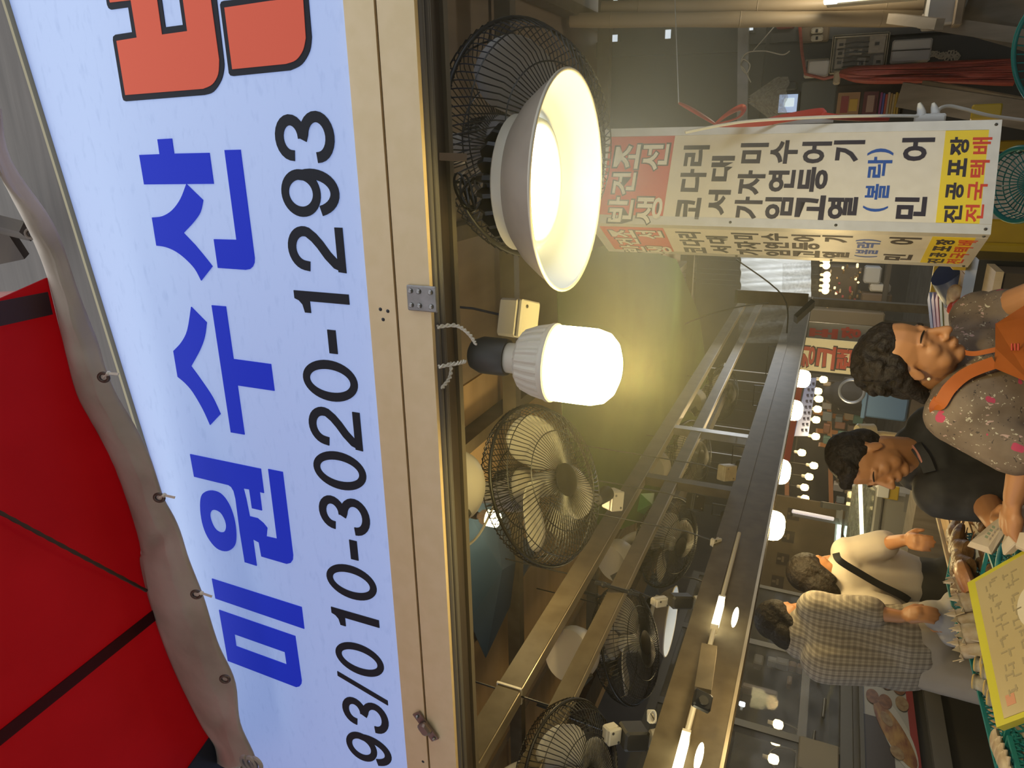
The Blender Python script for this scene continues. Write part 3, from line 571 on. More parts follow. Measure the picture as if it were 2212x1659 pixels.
# ------------------------------------------------------------------ wall fans hung upside down
m_fanm = mat('fan_housing', (.55, .50, .42), .4); m_blade = mat('fan_blade', (.74, .70, .62), .3, tl=.35)
def make_fan(label):
    f = thing('wall_fan', label, 'fan', (0, 0, 0), 'fans hung under the stall roof')
    ax = X3; R = .225
    def cage(front):
        mb = MB(); n = 84
        for k in range(n):
            a = 2*math.pi*k/n; d = V((math.cos(a), math.sin(a), 0)); tw = (.22 if front else -.1); q = V((-d[1], d[0], 0)); pts = []
            prof = [(.045, .075), (.10, .072), (.16, .062), (.205, .04), (.222, .015), (.226, 0)] if front else [(.06, -.075), (.12, -.078), (.18, -.068), (.216, -.045), (.232, -.012), (.226, .006)]
            for r, h in prof: t = tw*(r-.045)/.18; pts.append((d*math.cos(t)+q*math.sin(t))*r+V((0, 0, h)))
            mb.tube(pts, .0014, 4, False)
        if front:
            for r, h in ((.14, .067), (.205, .04)): mb.ring((0, 0, h), ax, r, .0016, 48, 4)
        else:
            for r, h in ((.12, -.078), (.2, -.058)): mb.ring((0, 0, h), ax, r, .002, 48, 4)
        return mb.obj('front_guard' if front else 'rear_guard', m_wire, f, local=1, kind='stuff')
    cage(True); cage(False)
    MB().ring((0, 0, 0), ax, .228, .005, 64, 6).obj('guard_rim', m_wire, f, smooth='all', local=1)
    MB().lathe([(.002, .084), (.03, .083), (.046, .078), (.048, .072), (.03, .07)], n=24).obj('guard_badge', m_wire, f, smooth=True, local=1)
    for k in range(3):
        a0 = k*2.094; mb = MB()
        def bf(u, v, a0=a0):
            r = .04+.165*u; wdt = (.5+.55*math.sin(math.pi*min(1, u*.9+.1)))*(1-.12*u); an = a0+(v-.5)*1.5*wdt+.5*u; rr = r*(1-.10*(2*v-1)**2*u); return (rr*math.cos(an), rr*math.sin(an), .03*(v-.5)*-1.6+.01)
        mb.grid(bf, 8, 8); o = mb.obj('blade', m_blade, f, smooth='all', local=1); md = o.modifiers.new('t', 'SOLIDIFY'); md.thickness = .002
    MB().lathe([(.002, .045), (.02, .043), (.034, .03), (.036, -.02), (.03, -.03)], n=24).obj('hub', m_blade, f, smooth=True, local=1)
    MB().lathe([(.05, -.06), (.062, -.075), (.066, -.12), (.056, -.165), (.03, -.185), (.004, -.19)], n=28).obj('motor', m_fanm, f, smooth=True, local=1)
    for k in range(5):
        a = .5+k*.16; MB().obox((.066*math.cos(a), .066*math.sin(a), -.125), (V((math.cos(a), math.sin(a), 0)), V((-math.sin(a), math.cos(a), 0)), V((0, 0, 1))), (.004, .004, .05)).obj('vent', m_black, f, local=1)
    # bracket: curved arm to a rounded ceiling plate, on the +Y (up) side
    P = [V((-.0, y, z)) for y, z in ((.02, -.150), (.07, -.175), (.13, -.175), (.19, -.15), (.25, -.10))]
    mb = MB(); P2 = smooth_pts(P, 5); mb.tube(P2, [.036-.006*math.sin(math.pi*i/(len(P2)-1)) for i in range(len(P2))], 16, flat=.7); mb.obj('arm', m_fanm, f, smooth=True, local=1)
    mb = MB(); mb.lathe([(.092, -.01), (.10, .006), (.10, .05), (.092, .08), (.07, .105), (.04, .12), (.01, .125)], (0, .33, -.09), (V((1, 0, 0)), V((0, 0, 1)), V((0, -1, 0))), 28); mb.obj('mount', m_fanm, f, smooth=True, local=1)
    MB().bbox((-.075, .315, -.06), (unit((.8, 0, -.6)), V((0, 1, 0)), unit((.6, 0, .8))), (.07, .05, .07), .004).obj('mount_clip', m_socket, f, local=1)
    mb = MB(); mb.tube(smooth_pts([(-.03, .03, -.17), (-.12, .10, -.18), (-.15, .2, -.15), (-.08, .27, -.1)], 6), .004, 6); mb.obj('cable', m_cream, f, smooth=True, local=1)
    return f
def aim_fan(c, axis_img, ang, up_img):                    # tilt measured on the photo: axis leans ang degrees away from the line of sight
    tow = unit(EYE-c); U_ = M @ np.array([1., 0, 0]); D_ = M @ np.array([0, -1., 0])
    lat = D_*axis_img[0]-U_*axis_img[1]; lat = unit(lat-tow*lat.dot(tow)); z = unit(tow*math.cos(math.radians(ang))+lat*math.sin(math.radians(ang)))
    u = D_*up_img[0]-U_*up_img[1]; y = unit(u-z*z.dot(u)); x = np.cross(y, z); return x, y, z
fan0 = None
fans = [((1150, 305, 1.74), (1, -.15), 46, (-1, .05), 1.2, 'large wall fan right behind the dome pendant lamp'),
        ((1178, 1045, 1.9), (1, -.2), 52, (-1, .1), .94, 'wall fan hung beside the lit bulb, guard facing down'),
        ((1357, 1390, 2.86), (1, -.05), 64, (-1, .1), 1.0, 'wall fan between the rails next to the white dome lamp'),
        ((1443, 1172, 3.6), (.95, .3), 58, (-1, .1), 1.0, 'wall fan behind the rails with a green sheet above it'),
        ((1232, 1680, 2.05), (1, .3), 55, (-1, .1), .92, 'nearest wall fan on the rails, partly out of frame'),
        ((1492, 985, 4.6), (1, .1), 62, (-1, .1), 1.0, 'far wall fan beside the steel upright, in front of a lamp'),
        ((1560, 850, 6.0), (1, .1), 62, (-1, .1), 1.0, 'furthest wall fan, faint between the far rails')]
for p, aim, an, upi, s, lb in fans:
    c = at(*p); x, y, z = aim_fan(c, aim, an, upi)
    if fan0 is None: fan0 = f = make_fan(lb)
    else: f = dup(fan0, lb)
    f.matrix_world = mtx(c, x, y, z, s)
# ------------------------------------------------------------------ boxes on the ceiling and rails
def jbox(px, py, d, size, label, ax=None, nm='junction_box', m=None):
    c = at(px, py, d); m = m or m_cream; x, y, z = ax or frame_from((.15, -.6, -.8)); b = thing(nm, label, 'box', c)
    MB().bbox(c, (x, y, z), size, .005).obj('body', m, b); MB().bbox(c+z*(size[2]/2+.006), (x, y, z), (size[0]*.98, size[1]*.98, .012), .003).obj('lid', m, b)
    for i in (-1, 1): MB().lathe([(.004, 0), (.004, .002), (.001, .002)], c+z*(size[2]/2+.012)+x*size[0]*.32*i+y*size[1]*.25*i, (x, y, z), 8).obj('screw', m_screw, b)
    MB().tube([c, c+V((.01, .02, .12)), (c[0]+.01, c[1]+.03, 2.80)], .003, 6).obj('feed_wire', m_wire, b)
    return b
jbox(1115, 688, 1.62, (.085, .07, .055), 'cream junction box on the ceiling above the bright bulb', (unit((.9, .3, 0)), unit((.3, -.9, .25)), unit(np.cross((.9, .3, 0), (.3, -.9, .25)))))
b = jbox(1322, 1078, 2.5, (.07, .05, .05), 'cream socket box with black plug behind the second fan'); MB().lathe([(.026, 0), (.027, .01), (.025, .05), (.02, .06)], at(1313, 1064, 2.44), frame_from((0, -.9, .3)), 18).obj('plug', m_black, b, smooth=True)
jbox(1568, 1020, 3.4, (.075, .08, .04), 'small beige box wired up beside the beam bulbs', nm='control_box', m=mat('beige_box', (.5, .42, .26), .5, col2=(.58, .5, .32), scale=40))
b = jbox(1544, 1170, 3.0, (.035, .05, .012), 'pale two-hole outlet plate on the rail behind the beam', nm='outlet_plate')
for i in (-1, 1): MB().ball(at(1544, 1170+9*i, 2.97), .006, 8, 6).obj('hole', m_black, b)
b = jbox(1318, 1583, 2.1, (.05, .045, .03), 'cream connector block on the rod by the nearest fan', nm='connector_block'); MB().bbox(at(1368, 1590, 2.1), frame_from((.2, -.7, -.5)), (.06, .075, .07), .006).obj('black_holder', m_socket, b); MB().lathe([(.03, 0), (.034, .02), (.034, .05), (.03, .055)], at(1405, 1600, 2.1), frame_from(unit((-.1, .4, -.8))), 20).obj('lamp_cap', m_cream, b, smooth=True)
b = jbox(1424, 1298, 2.75, (.03, .07, .03), 'cream block holding a dark lamp holder before the dome lamp', nm='connector_block'); MB().bbox(at(1470, 1298, 2.72), frame_from((.2, -.7, -.5)), (.05, .085, .05), .006).obj('black_holder', m_socket, b); MB().lathe([(.028, 0), (.03, .02), (.03, .04), (.02, .05)], at(1500, 1303, 2.72), frame_from(unit((-.1, .4, -.8))), 20).obj('lamp_cap', m_cream, b, smooth=True)
b = jbox(1500, 1085, 3.0, (.07, .055, .05), 'black speaker box hung between the rails before a far fan', frame_from((.4, -.6, -.6)), 'speaker_box', m_black)
mb = MB()
for k in range(6): mb.tube([at(1408+9*math.sin(t+k), 1548+14*math.cos(t*1.1+k*.7), 2.05+.01*k) for t in np.linspace(0, 5, 16)], .0024, 5)
solo(mb.obj('cord_bundle', m_cream, None, smooth=True), 'bundle of pale twisted cord tied on the rail by the nearest fan', 'cord')
mb = MB()
for P in ([(1478, 700), (1530, 680), (1600, 662), (1660, 655)], [(1590, 560), (1692, 640), (1700, 720)], [(1360, 1240), (1500, 1250), (1560, 1290)]): mb.tube(smooth_pts([at(a, b, 4.6) for a, b in P], 6), .005, 5)
solo(mb.obj('cables', m_wire, None, smooth=True, kind='stuff'), 'thin cables strung among the far rails', 'cable')
# ------------------------------------------------------------------ hanging menu box with printed sides
B0 = at(2140, 506, 1.75); zb = B0[2]; zt = 2.275
A0 = onZ(2165, 259, zb); ux = unit((A0-B0)*V((1, 1, 0))); uy = V((-ux[1], ux[0], 0)); W1, W2 = .298, .256
mx = thing('menu_box', 'tall hanging four-sided price box with printed Korean fish names and yellow foot', 'sign', B0)
m_bx = mat('box_panel', (.66, .60, .50), .35, col2=(.70, .64, .54), scale=30); m_alu = mat('pale_aluminium', (.56, .53, .47), .35, .3, col2=(.62, .59, .53), scale=25)
m_ink = mat('menu_black', (.03, .022, .03), .5); m_mred = mat('menu_red', (.58, .07, .05), .4); m_mblu = mat('menu_blue', (.02, .08, .35), .45)
m_myel = mat('menu_yellow', (.75, .56, .02), .4); m_redt = mat('menu_redtext', (.55, .05, .02), .45)
c0 = B0+ux*W1/2+uy*W2/2
MB().obox(V((c0[0], c0[1], (zb+zt)/2)), (ux, uy, V((0, 0, 1))), (W1-.0002, W2-.0002, zt-zb-.01)).obj('core', m_bx, mx)
for i, j in ((0, 0), (1, 0), (0, 1), (1, 1)):
    p = B0+ux*(W1*i)+uy*(W2*j)+ux*(.012*(1-2*i))+uy*(.012*(1-2*j))
    MB().obox(V((p[0], p[1], (zb+zt)/2)), (ux, uy, V((0, 0, 1))), (.026, .026, zt-zb)).obj('corner_post', m_alu, mx)
for z in (zb+.013, zt-.013):
    for i in (0, 1):
        q = c0+uy*(W2/2-.009)*(2*i-1); MB().obox(V((q[0], q[1], z)), (ux, uy, V((0, 0, 1))), (W1-.05, .022, .026)).obj('edge_rail', m_alu, mx)
        q = c0+ux*(W1/2-.009)*(2*i-1); MB().obox(V((q[0], q[1], z)), (ux, uy, V((0, 0, 1))), (.022, W2-.05, .026)).obj('edge_rail', m_alu, mx)
FP = Plane(V((B0[0], B0[1], zb)), ux, (0, 0, 1)); LP = Plane(V((B0[0], B0[1], zb))+uy*W2, -uy, (0, 0, 1))
def zc(cx, cy): return 1280+cx/2.3734, 220+cy/2.3734
def zuv(cx, cy): return FP.uv(*zc(cx, cy))
def bboxuv(x0, x1, y0, y1):
    xm, ym = (x0+x1)/2, (y0+y1)/2
    return zuv(xm, y1)[0], zuv(xm, y0)[0], zuv(x1, ym)[1], zuv(x0, ym)[1]
rows = [('반', 80, 205, 490, 618, 'w'), ('건', 100, 217, 365, 478, 'w'), ('조', 115, 240, 222, 345, 'w'), ('생', 225, 356, 492, 628, 'w'), ('선', 255, 386, 220, 352, 'w'),
 ('코', 430, 552, 492, 602, 'k'), ('다', 447, 580, 345, 462, 'k'), ('리', 462, 595, 224, 330, 'k'), ('서', 588, 702, 452, 582, 'k'), ('대', 605, 722, 278, 408, 'k'),
 ('가', 725, 868, 487, 602, 'k'), ('자', 740, 882, 352, 478, 'k'), ('미', 755, 898, 212, 316, 'k'), ('임', 880, 1025, 490, 602, 'k'), ('연', 898, 1036, 350, 462, 'k'), ('수', 912, 1052, 198, 318, 'k'),
 ('고', 1040, 1190, 480, 605, 'k'), ('등', 1055, 1205, 335, 462, 'k'), ('어', 1070, 1222, 205, 316, 'k'), ('열', 1203, 1356, 488, 602, 'k'), ('기', 1232, 1392, 198, 308, 'k'),
 ('(', 1385, 1513, 534, 564, 'b'), ('볼', 1398, 1520, 422, 502, 'b'), ('락', 1408, 1533, 283, 390, 'b'), (')', 1410, 1543, 240, 276, 'b'), ('민', 1546, 1710, 487, 602, 'k'), ('어', 1582, 1750, 185, 304, 'k'),
 ('진', 1798, 1892, 532, 622, 'k'), ('공', 1810, 1902, 416, 502, 'k'), ('포', 1822, 1916, 292, 386, 'k'), ('장', 1830, 1930, 182, 277, 'k'), ('전', 1908, 2003, 527, 618, 'r'), ('국', 1923, 2022, 412, 506, 'r'), ('택', 1933, 2032, 300, 390, 'r'), ('배', 1945, 2045, 184, 270, 'r')]
inks = dict(w=mat('menu_white', (.72, .68, .6), .4), k=m_ink, b=m_mblu, r=m_redt)
um0, um1 = .026, W1-.026
vr = zuv(385, 425)[1]; vy1 = zuv(1783, 400)[1]; vy0 = zuv(2043, 227)[1]-.004
for pl, wd in ((FP, W1), (LP, W2)):
    k = (wd-.052)/(W1-.052); U = lambda u: .026+(u-.026)*k
    mb = MB(); pl.rect(mb, .026, wd-.026, vr, zt-zb-.028, .0005, .0012); mb.obj('red_panel', m_mred, mx)
    mb = MB(); pl.rect(mb, .026, wd-.026, vy0, vy1, .0005, .0012); mb.obj('yellow_panel', m_myel, mx)
    for ch, x0, x1, y0, y1, c in rows:
        u0, u1, v0, v1 = bboxuv(x0, x1, y0, y1); mb = MB()
        if c == 'w':
            e = .005; mo = MB(); pl.char(mo, ch, U(u0)-e*k, U(u1)+e*k, v0-e, v1+e, .0018, .0006, .05); mo.obj('letter_outline', m_ink, mx)
        pl.char(mb, ch, U(u0), U(u1), v0, v1, .0025 if c == 'w' else (.0018 if x0 > 1780 else .0004), .0006, .02 if c == 'w' else .035 if c == 'k' else .02); mb.obj('letter', inks[c], mx)
    for v in (.012, .35, .62, .96):
        for u in (.012, wd-.012):
            if v < .1 or u < .1: MB().ball(pl.P(u, v, .001), .004, 8, 5).obj('screw', m_socket, mx)
mb = MB(); mb.tube([c0*V((1, 1, 0))+V((0, 0, zt)), c0*V((1, 1, 0))+V((0, 0, 2.7))], .006, 8); mb.obj('hanger', m_wire, mx)
# ------------------------------------------------------------------ stall back wall (beyond the menu box)
WN = (V((1, 0, 0)), V((0, 0, 1)), V((0, -1, 0)))           # axes of things fixed to the back wall
def onW(px, py, off=.02): return onY(px, py, 3.975-off)
def wsize(x0, x1, y0, y1, off=.02):
    a, b = onW((x0+x1)/2, y1, off), onW((x0+x1)/2, y0, off); c, d = onW(x1, (y0+y1)/2, off), onW(x0, (y0+y1)/2, off); return np.linalg.norm(b-a), np.linalg.norm(d-c), onW((x0+x1)/2, (y0+y1)/2, off)
def wbox(nm, x0, x1, y0, y1, t, m, parent=None, off=.0, b=.006):
    wd, h, c = wsize(x0, x1, y0, y1, off+t/2); return MB().bbox(c, WN, (wd, h, t), b).obj(nm, m, parent)
bp = thing('electrical_switchboard', 'clear-lidded breaker panel full of switches on the dark back wall', 'electrical panel', onW(1855, 115))
wd, h, c = wsize(1795, 1916, 74, 156, .05)
MB().bbox(c+V((0, .04, 0)), WN, (wd, h, .02), .01).obj('back_plate', mat('panel_inner', (.36, .34, .28), .5), bp)
for s in (-1, 1):
    MB().bbox(c+V((s*(wd/2-.005), .02, 0)), WN, (.012, h, .06), .004).obj('frame_side', m_cream, bp); MB().bbox(c+V((0, .02, s*(h/2-.005))), WN, (wd, .012, .06), .004).obj('frame_side', m_cream, bp)
for i, (a, b, ww, hh) in enumerate(((-.25, .22, .3, .36), (.28, .25, .2, .2), (.28, .02, .2, .2), (.28, -.22, .2, .2), (-.3, -.25, .22, .22), (-.05, -.27, .2, .2), (.05, .05, .1, .3))):
    q = c+V((a*-h*0+b*wd*1.0, .018, a*h*1.2)); k = MB().bbox(q, WN, (ww*h*1.1, hh*h*.8, .03), .003).obj('breaker', m_cream, bp); MB().obox(q-V((0, .018, 0)), WN, (.012, .018, .012)).obj('toggle', m_black, k)
mb = MB()
for i in range(6): mb.tube([c+V((wd*(-.35+.12*i), .01, h*.34)), c+V((wd*(-.32+.12*i), -.004, h*.1)), c+V((wd*(-.36+.13*i), .01, -h*.2))], .004, 6)
mb.obj('wiring', m_black, bp, smooth=True)
MB().bbox(c-V((0, .012, 0)), WN, (wd*.94, h*.9, .004), .001).obj('clear_lid', m_glass, bp)
b = thing('breaker_board', 'pair of small breakers on a brown board beside the breaker panel', 'electrical panel', onW(1760, 75)); wbox('board', 1728, 1791, 56, 92, .02, m_plyd, b)
for y0, y1 in ((60, 73), (76, 89)): k = wbox('breaker', 1752, 1778, y0, y1, .03, m_cream, b, .02); wbox('toggle', 1762, 1767, y0+3, y1-3, .012, m_black, k, .05, .001)
b = thing('switch_box', 'plain white square switch box below the small breakers on back wall', 'box', onW(1764, 148)); wbox('body', 1738, 1790, 128, 168, .05, m_cream, b); wbox('lid', 1745, 1790, 130, 166, .012, m_white, b, .05); wbox('slot', 1741, 1744, 132, 164, .006, m_black, b, .05, .001)
b = thing('intercom', 'white wall telephone box with a grey seam and curly cord', 'telephone', onW(1967, 110)); wbox('body', 1925, 2010, 86, 135, .06, m_white, b); wbox('seam', 1926, 2009, 107, 109, .006, m_socket, b, .06, .001)
mb = MB(); P = smooth_pts([onW(a, c_, .05) for a, c_ in ((2008, 118), (2020, 116), (2035, 122), (2055, 114), (2068, 122), (2052, 129), (2034, 118))], 14)
mb.tube([p+V((math.cos(i*1.3), 0, math.sin(i*1.3)))*.011 for i, p in enumerate(P)], .0035, 5); mb.obj('curly_cord', m_cream, b, smooth=True)
# red plastic string hung from a nail
sr = thing('string_bundle', 'thick hank of red plastic string hanging from a nail on the back wall', 'string', onW(1815, 158)); m_rst = mat('red_string', (.40, .07, .05), .4, col2=(.5, .11, .08), scale=30, stretch=(8, 8, 1))
for i in range(11):
    a = i/10; P = [onW(1808, 160, .08), onW(1850, 146+28*a, .09+.02*math.sin(i*2)), onW(1960, 140+36*a, .10+.03*math.sin(i*1.7)), onW(2090, 134+44*a, .10), onW(2190, 128+52*a, .10)]
    mb = MB(); mb.tube(smooth_pts(P, 4), [.010+.004*math.sin(i+j*.7) for j in range(17)], 7, flat=.6); mb.obj('strand', m_rst, sr, smooth=True)
MB().bbox(onW(1808, 168, .08), WN, (.06, .03, .03), .006).obj('knot', mat('knot_cream', (.6, .5, .33), .6), sr)
mb = MB(); mb.tube([onW(1728, 58, .03), onW(1732, 110, .05), onW(1740, 160, .06), onW(1780, 170, .07), onW(1806, 164, .08)], .008, 6); mb.obj('tail', m_rst, sr, smooth=True)
m_bam = mat('pole_wood', (.36, .27, .16), .5, col2=(.44, .34, .21), scale=3, stretch=(3, 3, .6))
for i, (a, b) in enumerate((((1232, 44), (2010, 40)), ((1300, 18), (2012, 8)))):
    d0 = 2.9; p, q = at(*a, d0+.35), at(*b, d0); mb = MB(); P = [p+(q-p)*t for t in np.linspace(0, 1, 9)]; mb.tube(P, [.030+(.003 if j % 3 == 1 else 0) for j in range(9)], 12)
    t = thing('wooden_pole', ('round pale wooden pole standing before the back wall', 'second wooden pole, further from the menu box')[i], 'pole', q); mb.obj('pole', m_bam, t, smooth=True)
    for j in (1, 4, 7): MB().ring(P[j], frame_from(unit(q-p)), .031, .003, 16, 6).obj('node', m_bam, t, smooth=True)
solo(MB().bar(onW(1608, -60, .06), onW(1604, 262, .06), .05, .035, (0, -1, 0)).obj('wall_batten', m_galv), 'grey upright-crossing batten fixed along the dark back wall', 'batten')
solo(MB().bar(onW(1250, 110, .03), onW(1600, 96, .03), .07, .03, (0, -1, 0)).obj('wall_stud', m_wall), 'dark stud on the back wall by the bright gaps', 'stud')
# daylight gaps high in the wall: frames with pale panes
m_day = glow('daylight_pane', (.85, .95, 1), .75)
for i, (x0, x1, y0, y1) in enumerate(((1270, 1335, -30, 28), (1271, 1287, 80, 98), (1298, 1335, 76, 95), (1437, 1450, 64, 84), (1617, 1628, 48, 66), (1622, 1629, 4, 15))):
    wn = thing('vent_opening', ('large pale daylight opening high on the back wall', 'small daylight slit nearest the fan', 'wider daylight slit beside the smallest slit by the fan', 'bright square daylight hole near the wooden pole', 'pale hole beside the grey batten', 'tiny pale hole above the batten hole')[i], 'opening', onW((x0+x1)/2, (y0+y1)/2))
    wbox('pane', x0, x1, y0, y1, .008, m_day, wn, .002, .001)
    wd, h, c = wsize(x0, x1, y0, y1, .012)
    for s in (-1, 1): MB().obox(c+V((s*(wd/2+.006), 0, 0)), WN, (.012, h+.024, .02)).obj('frame', m_wall, wn); MB().obox(c+V((0, 0, s*(h/2+.006))), WN, (wd, .012, .02)).obj('frame', m_wall, wn)
# corner cabinet, shelf boards
cb = thing('wall_cabinet', 'grey-white cabinet corner jutting out beside the wooden poles', 'cabinet', at(2035, 10, 2.7)); MB().bbox(at(2040, -10, 2.7), WN, (.22, .115, .2), .006).obj('body', mat('cab_grey', (.42, .40, .36), .5), cb); MB().bbox(at(2074, -6, 2.62), WN, (.2, .03, .12), .004).obj('ledge', m_plyd, cb)
bx = thing('light_housing', 'glowing cream box end at the frame edge above the poles', 'lamp', at(1840, -18, 2.8)); MB().bbox(at(1885, -12, 2.8), WN, (.06, .33, .08), .005).obj('housing', m_cream, bx); MB().bbox(at(1795, -4, 2.78), WN, (.035, .05, .07), .003).obj('lit_end', glow('cool_end', (.8, .92, 1), 1.6), bx); lamp('wall_fill', 'POINT', at(1830, -60, 2.75), 6, (1, .88, .66), .06)  # the point lamp is an unseen fill added to brighten the back wall
m_gwood = mat('grey_wood', (.19, .155, .11), .6, col2=(.26, .215, .16), scale=5, stretch=(6, 1, 1))
wb2 = thing('side_shelf', 'grey wooden shelf of sloping boards under the wooden poles', 'shelf', at(2150, 60, 2.6))
for i, (a, b, wd) in enumerate((((2090, 20), (2290, 70), .16), ((1990, 46), (2300, 92), .05), ((2100, 0), (2300, 20), .10), ((1925, 40), (2030, 52), .035))):
    MB().bar(at(*a, 2.75), at(*b, 2.45), .03, wd, (1, 0, 0)).obj('board', m_gwood, wb2)
for i, (a, b, lb) in enumerate((((2000, 182), (2300, 236), 'yellowish plank slanting down below the red string hank'), ((1950, 205), (2300, 262), 'dark grey plank below the yellowish one'))):
    solo(MB().bar(at(*a, 3.1), at(*b, 2.6), .05, (.03, .1)[i], (1, 0, 0)).obj('plank', (m_bam, m_gwood)[i]), lb, 'plank')
# magazines, board, screen, bag
sh = thing('book_rack', 'small rack holding magazines and books under the red string', 'rack', onW(1880, 252)); wbox('back', 1800, 1950, 182, 250, .01, m_darkw, sh); wbox('shelf', 1944, 1952, 182, 252, .09, m_darkw, sh)
for i, (x0, x1, y0, y1, c1, lb) in enumerate(((1808, 1856, 200, 250, (.45, .25, .1), 'magazine with a yellow and red cover on the rack'), (1864, 1896, 198, 248, (.16, .04, .035), 'magazine with a dark red cover on the rack'))):
    b = thing('magazine', lb, 'magazine', onW((x0+x1)/2, (y0+y1)/2)); wbox('pages', x0, x1, y0, y1, .018, m_cream, b, .012, .002); wbox('cover', x0, x1, y0, y1, .003, mat(f'cover{i}', c1, .4), b, .03, .001)
    wbox('cover_print', x0+8, x0+24, y0+8, y1-6, .002, mat(f'print{i}', ((.35, .05, .04), (.45, .3, .22))[i], .4), b, .033, .0008); wbox('cover_print', x0+26, x1-4, y0+14, y1-10, .002, mat(f'printb{i}', ((.7, .45, .05), (.07, .02, .02))[i], .4), b, .033, .0008)
for i in range(8):
    x0 = 1899+i*5.4; solo(wbox('book', x0, x0+4.8, 200+(i % 3)*2, 250, .05, mat(f'spine{i}', ((.3, .06, .2), (.1, .12, .4), (.5, .1, .06), (.5, .42, .3), (.45, .3, .1), (.5, .4, .2), (.5, .34, .05), (.5, .33, .06))[i], .5), None, .012, .002), ('purple', 'blue', 'red', 'cream', 'brown', 'tan', 'deep yellow', 'last yellow')[i]+' book spine stacked on the small rack', 'book', 'books on the small rack')
solo(wbox('grey_board', 1727, 1806, 174, 252, .015, mat('board_grey', (.13, .14, .125), .5, col2=(.16, .17, .155), scale=5)), 'plain grey-green board leaning between screen and magazines', 'board')
sc = thing('small_screen', 'small lit bluish screen on the back wall above the red strip', 'screen', onW(1702, 224)); wbox('housing', 1676, 1728, 198, 248, .03, m_black, sc); wbox('screen', 1682, 1722, 204, 243, .004, glow('screen_blue', (.45, .65, 1), .55), sc, .03, .001)
wbox('screen_line', 1694, 1715, 212, 230, .002, glow('screen_pale', (.7, .85, .9), .8), sc, .034, .0008)
pr = wbox('dark_device', 1660, 1722, 176, 196, .06, m_black, None, .0); solo(pr, 'dark slotted device above the small lit screen', 'device')
bg = thing('plastic_bag', 'clear plastic bag hanging by a white string on the back wall', 'bag', onW(1620, 175, .1))
def bagf(u, v): wv = .004+.055*min(1, v*1.4); p = onW(1618+82*v, 216-(u-.5)*8, .1); return p+V(((u-.5)*2*wv*1.6, -.03*math.sin(math.pi*u)*v, .006*math.sin(u*20)))
mb = MB(); mb.grid(bagf, 16, 12); mb.obj('film', m_bag, bg, smooth='all')
mb = MB(); mb.tube(smooth_pts([onW(a, b, .1) for a, b in ((1622, 178), (1608, 150), (1600, 140), (1606, 128), (1620, 140), (1612, 158), (1600, 140), (1612, 115), (1650, 110), (1690, 118), (1706, 110))], 6), .003, 5); mb.tube([onW(1625, 112, .1), onW(1672, 58, .08)], .0025, 5); mb.obj('string', m_cord, bg, smooth=True)
solo(wbox('red_bracket', 1678, 1716, 44, 62, .06, mat('dull_red', (.25, .03, .03), .5)), 'dull red bracket on the pole by the back wall', 'bracket')
# things along the top edge of the menu box
def mpt(px, py, d=1.92): return at(px, py, d)
pw = thing('power_strip', 'white power strip with two plugs lying along the menu box edge', 'power strip', mpt(2010, 256)); MB().bbox(mpt(2008, 258), frame_from(unit(ray(2008, 258))*-1, (0, 0, 1)), (.03, .075, .03), .004).obj('body', m_white, pw)
for px in (1992, 2022): MB().lathe([(.010, 0), (.011, .01), (.008, .025), (.004, .035)], mpt(px, 250), frame_from((.9, .2, .3)), 14).obj('plug', m_white, pw, smooth=True)
mb = MB(); mb.tube(smooth_pts([mpt(a, b) for a, b in ((1985, 251), (1930, 250), (1800, 252), (1640, 260), (1560, 270), (1480, 286))], 6), .0042, 7); mb.obj('cord', m_cord, pw, smooth=True)
mb = MB(); mb.tube(smooth_pts([mpt(a, b, 1.95) for a, b in ((2024, 250), (2030, 235), (2050, 229), (2085, 236), (2140, 250), (2230, 262))], 6), .0048, 7); mb.obj('cord', m_cord, pw, smooth=True)
m_rib = mat('red_ribbon', (.42, .045, .04), .4)
rb = thing('red_ribbon', 'red plastic ribbon looped and tied at the menu box edge', 'ribbon', mpt(1545, 265))
for P in ([(1466, 222), (1500, 240), (1545, 268)], [(1545, 268), (1572, 246), (1600, 232), (1606, 240), (1590, 256), (1545, 268)], [(1545, 270), (1640, 266), (1690, 256), (1770, 243), (1782, 250), (1850, 256), (1920, 258)]):
    P = smooth_pts([mpt(a, b, 1.98) for a, b in P], 5); mb = MB(); mb.tube(P, [.006+.006*math.sin(math.pi*i/(len(P)-1)) for i in range(len(P))], 8, flat=.3); mb.obj('band', m_rib, rb, smooth=True)
solo(MB().bar(mpt(1672, 264, 1.99), mpt(1800, 258, 1.99), .016, .004).obj('paper_strip', m_white), 'white paper strip under the ribbon along the menu box', 'paper')
solo(MB().bar(at(1458, 0, 2.6), at(1466, 222, 2.0), .003, .003).obj('white_string', m_cord), 'thin white string rising from the ribbon to the ceiling', 'string')
